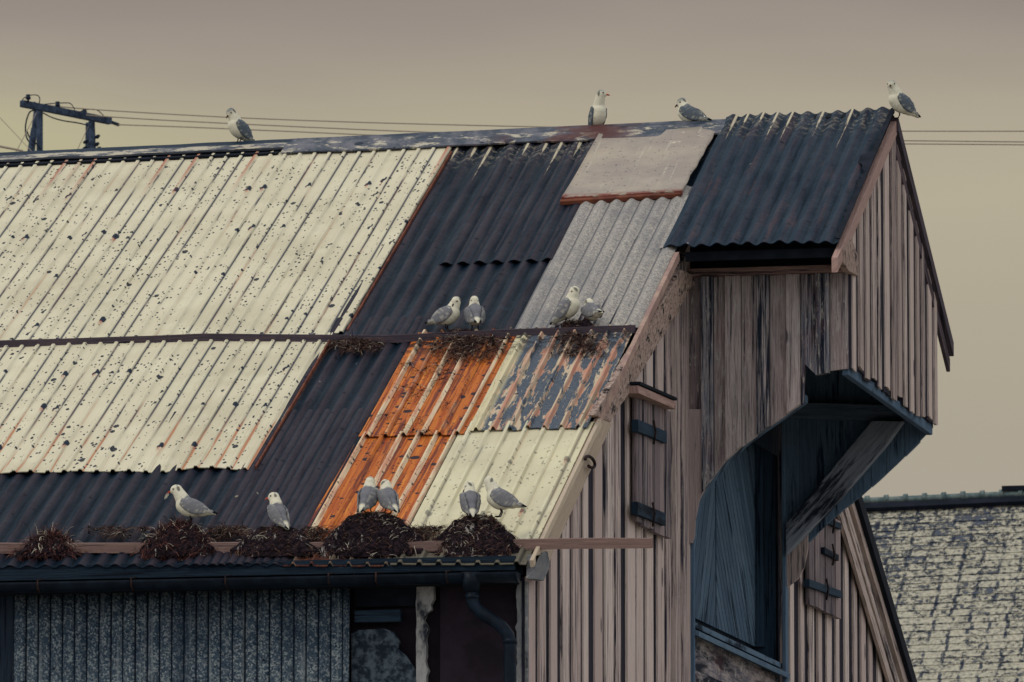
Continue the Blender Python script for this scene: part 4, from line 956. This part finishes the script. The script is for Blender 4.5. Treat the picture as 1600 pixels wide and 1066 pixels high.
# nests first: they carry the gulls
def nest(label, c, rx, ry, rz_, n=900, red=False, name='nest', seed=1, hang=0, dung=30, splay=0.):
    random.seed(seed); c = Vector(c); root = empty(name, c, label, 'nest' if name == 'nest' else 'grass tuft', 'nests and tufts along the roof boards')
    mb = MB(); nu, nv = 36, 12; base = len(mb.v)
    def S_f(a, e):
        r = 1+.26*mn.noise(Vector((cos(a)*2, sin(a)*2, seed)))+.14*mn.noise(Vector((cos(a)*6, sin(a)*6, e*6+seed)))+.07*mn.noise(Vector((cos(a)*17, sin(a)*17, e*15+seed)))
        ce, se = cos(e), sin(e)**1.45
        return c+Vector((rx*cos(a)*ce*r*(1+.30*(1-se)), ry*sin(a)*ce*r, rz_*se*(r if e < 1.3 else 1)-.03*(1-se)))
    for j in range(nv):
        for i in range(nu): mb.v.append(S_f(2*pi*i/nu, (pi/2)*j/nv))
    mb.v.append(c+Vector((0, 0, rz_)))
    for j in range(nv-1):
        for i in range(nu): a, b = j*nu+i, j*nu+(i+1) % nu; mb.face([a, b, b+nu, a+nu], [(0, 0)]*4, .5, False)
    for i in range(nu): mb.face([(nv-1)*nu+i, (nv-1)*nu+(i+1) % nu, nv*nu], [(0, 0)]*3, .5)
    mb.face(list(range(nu))[::-1], [(0, 0)]*nu, .5)
    mb.build('mound', MT['nest'], root)
    mb = MB()
    for _ in range(int(n*1.7)):
        a = random.uniform(0, 2*pi); e = random.uniform(0, 1)**.8*1.45; p = S_f(a, e); out = Vector((cos(a)*cos(e), sin(a)*cos(e), sin(e)*.6)).normalized()
        tan = Vector((-sin(a), cos(a), random.uniform(-.5, .3))); tan = (tan*random.choice((-1, 1))+out*random.uniform(-.05, .6)+Vector((0, 0, -.5*splay))).normalized() if random.random() > splay else (out+Vector((random.uniform(-.5, .5), random.uniform(-.5, .5), random.uniform(0, .8)))).normalized()
        l = random.uniform(.02, .07)*(1+splay*.8); pts = [p-out*.004]; d = tan
        for k in range(4): d = (d+Vector((random.uniform(-.3, .3), random.uniform(-.3, .3), -.25-.2*splay))).normalized(); pts.append(pts[-1]+d*l/4+out*.0015)
        wh = mn.noise(Vector((cos(a)*2.2, sin(a)*2.2+seed, e*1.6))) > .22 and random.random() < .35; mb.strand(pts, random.uniform(.0016, .0032)*(1.25 if wh else 1), .985 if wh else random.random()*.96)
    for _ in range(hang):
        x = random.uniform(-rx*.95, rx*.95); p = c+Vector((x, -ry*.6, random.uniform(-.02, .04))); pts = [p]; d = Vector((random.uniform(-.2, .2), -.5, -.6)); l = random.uniform(.05, .17)
        for k in range(5): d = (d+Vector((random.uniform(-.25, .25), -.05, -.35))).normalized(); pts.append(pts[-1]+d*l/5)
        mb.strand(pts, random.uniform(.0016, .0034), random.random())
    mb.build('dry_grass', MT['strand_red' if red else 'strand'], root)
    return root
def NP(px, py, v): # point over the roof at (px,py) on the vertical plane through slope position v
    return onY(px, py, YE+v*WD)
VN = -.012
def nest_at(label, pxc, pyb, pyt, wpx, v, **k):
    base = NP(pxc, pyb, v); top = NP(pxc, pyt, v); nest(label, base, wpx/2/236, .15, top.z-base.z, **k); return base, top
nest_at('small bushy reddish tuft of dead grass on the eave board, farthest left of the row', 78, 866, 836, 95, VN, name='grass_tuft', red=True, splay=.65, n=800, seed=11, dung=22, hang=60)
nest_at('shaggy nest under the red-billed gull that stands side-on facing left', 278, 866, 818, 112, VN, red=True, splay=.25, n=1300, seed=12, dung=50, hang=220)
nest_at('low dark nest under the lone gull that shows its back, left of the orange sheets', 432, 866, 823, 130, VN, n=1000, seed=13, dung=34, hang=160)
nest_at('domed dark nest at the foot of the orange sheets, under two gulls', 585, 866, 800, 150, VN, n=1300, seed=14, dung=50, hang=260)
nest_at('domed brown nest on the cream sheet, last of the eave row towards the gable', 745, 866, 805, 125, VN, n=1500, seed=15, dung=60, hang=300)
VM = .477
nest_at('flat white-streaked nest on the middle board above the orange sheets', 722, 550, 515, 112, VM, n=700, seed=16, dung=80, hang=420)
nest_at('raised nest on the middle board in front of the grey galvanised sheet', 902, 545, 501, 96, VM, n=900, seed=17, dung=70, hang=420)
random.seed(99)
# moss and litter fallen on the sheets
def litter(label, px0, px1, py0, py1, n, seed, sz=1.):
    random.seed(seed); mb = MB(); X, v = uv((px0+px1)/2, (py0+py1)/2)
    root_loc = RP(X, v, .03)
    for _ in range(n):
        px = random.triangular(px0, px1, (px0+px1)/2); py = py0+(py1-py0)*random.random()**1.7; X, v = uv(px, py); p = RP(X, v, random.uniform(.045, .07)); r = random.uniform(.008, .022)*sz
        r *= .7; q = [p+Vector((r*cos(a)*random.uniform(.5, 1.3), r*sin(a)*random.uniform(.5, 1.3)*.84, r*sin(a)*.45)) for a in (0, 1.05, 2.1, 3.14, 4.2, 5.2)]
        if random.random() < .4: mb.prism(q, NRM*random.uniform(.006, .014), (1, 0, 0), .1)
        for k in range(9):
            d = Vector((random.uniform(-1, 1), random.uniform(-1, .5), random.uniform(-.6, .2))).normalized(); mb.strand([p, p+d*.03+NRM*.01, p+d*.06+NRM*.012, p+d*.08], .0025, random.random())
    o = mb.build('nest_litter', MT['strand'], None, loc=root_loc); tag(o, label, 'nest litter')
litter('dark nest litter lodged on the orange sheets just under the middle board', 662, 795, 541, 572, 150, 5)
litter('dark nest litter on the peeling sheet just under the middle board', 862, 950, 536, 566, 90, 6)
litter('thin dark litter on the dark sheet below the middle board, left of the orange', 518, 610, 544, 560, 60, 7, .7)
litter('scattered crumbs of dark moss down the orange sheets', 600, 740, 575, 690, 26, 8, .8)
litter('crumbs of dark litter lying along the eave board between tuft and nest', 120, 240, 838, 850, 34, 9, .8)

litter('dark litter strewn on the eave board between the two lone gulls', 318, 398, 838, 856, 60, 21, .9)
litter('dark litter strewn on the eave board at the left foot of the orange sheets', 470, 520, 840, 858, 50, 22, .9)
litter('dark litter strewn on the eave board between the two big domed nests', 630, 700, 838, 858, 70, 23, .9)
GULL_W = []
def at(px, py, v): return NP(px, py, v)
ridge = lambda px, py: onY(px, py, YR)
gull('gull on the left ridge, alone, facing left with dark grey head bowed', ridge(372, 224), 150, 42, .112, .055, hpsi=-12, hpitch=38, bill='dark', tone=1, leg=.05, sc=1.08)
gull('gull on the ridge with white breast to the camera and head turned right', ridge(934, 203), 62, 58, .145, .045, hpsi=-50, hpitch=0, bill='red', tone=.75, leg=.045, sc=1.08)
gull('gull on the ridge above the pale metal patch, grey back and hidden bill', ridge(1077, 201), 205, 24, .085, .050, hpsi=-40, hpitch=25, bill='dark', tone=1, leg=.045, sc=1.1)
gull('gull on the very peak of the hoist gable, standing on one leg', onY(1406, 187, YR-.05)+Vector((0, 0, .01)), 152, 36, .118, .062, hpsi=-48, hpitch=12, bill='dark', tone=.7, leg=.05, onleg=1, sc=1.12)
gull('gull preening on the middle board, tail to the left, left one of its pair', at(700, 517, VM), 18, 24, .100, .062, hpsi=110, hpitch=35, bill='dark', fat=1.12, leg=.05)
gull('fluffed gull on the middle board with its pink bill resting on its chest', at(742, 517, VM), 262, 30, .112, .035, hpsi=180, hpitch=35, bill='red', fat=1.22, leg=.045)
gull('upright gull preening its shoulder on the raised middle nest', at(889, 503, VM), 28, 44, .115, .045, hpsi=150, hpitch=40, bill='dark', fat=1.05, leg=.04, sc=1.03)
gull('gull sitting low on the raised middle nest with its head tucked away', at(925, 500, VM), 245, 12, .072, .045, hpsi=0, hpitch=40, bill='dark', fat=1.02, sit=True)
gull('red-billed gull standing side-on on a nest, facing left, black wing tips', at(296, 819, VN), 187, 20, .108, .078, hpsi=-8, hpitch=12, bill='red', leg=.05, sc=1.08)
gull('lone gull showing its pale back with red bill pointing left', at(434, 823, VN), 236, 46, .112, .042, hpsi=-52, hpitch=5, bill='red', leg=.03, sc=1.02)
gull('gull on the orange sheet nest with head bent over its back, left of its pair', at(575, 801, VN), 292, 44, .108, .035, hpsi=170, hpitch=45, bill='dark', fat=1.08, leg=.04, sc=1.02)
gull('gull on the orange sheet nest bowing its head to the right, right of its pair', at(606, 802, VN), 242, 42, .100, .040, hpsi=140, hpitch=40, bill='dark', fat=1.05, leg=.04)
gull('gull on the cream sheet nest showing its back, head turned left', at(735, 808, VN), 262, 46, .112, .030, hpsi=-75, hpitch=35, bill='dark', fat=1.15, leg=.04, sc=.98)
gull('gull on the cream sheet nest facing left with tail out to the right', at(781, 808, VN), 190, 24, .112, .070, hpsi=120, hpitch=30, bill='dark', fat=1.12, leg=.055, sc=1.04)
# white feathers lying on the dark sheets
def feather(label, px, py, ang, l):
    X, v = uv(px, py); p = RP(X, v, .05); d = Vector((cos(ang), -.3, sin(ang))).normalized()*l; n = d.cross(Vector((0, 1, .2))).normalized()*l*.14
    mb = MB(); mb.prism([p-d*.5, p-d*.2+n, p+d*.2+n, p+d*.5, p+d*.2-n, p-d*.2-n], (0, -.004, .003), d); tag(mb.build('feather', MT['dung'], None, loc=p), label, 'feather')
feather('white feather caught beside the breast of the red-billed gull', 262, 786, .9, .06)
feather('tiny white feather on the dark sheet between the two lone gulls', 371, 787, .3, .03)
feather('small white feather under the tail of the red-billed gull', 303, 812, 1.6, .045)
feather('tiny white feather on the dark sheet just left of the back-turned gull', 404, 782, 2.3, .022)
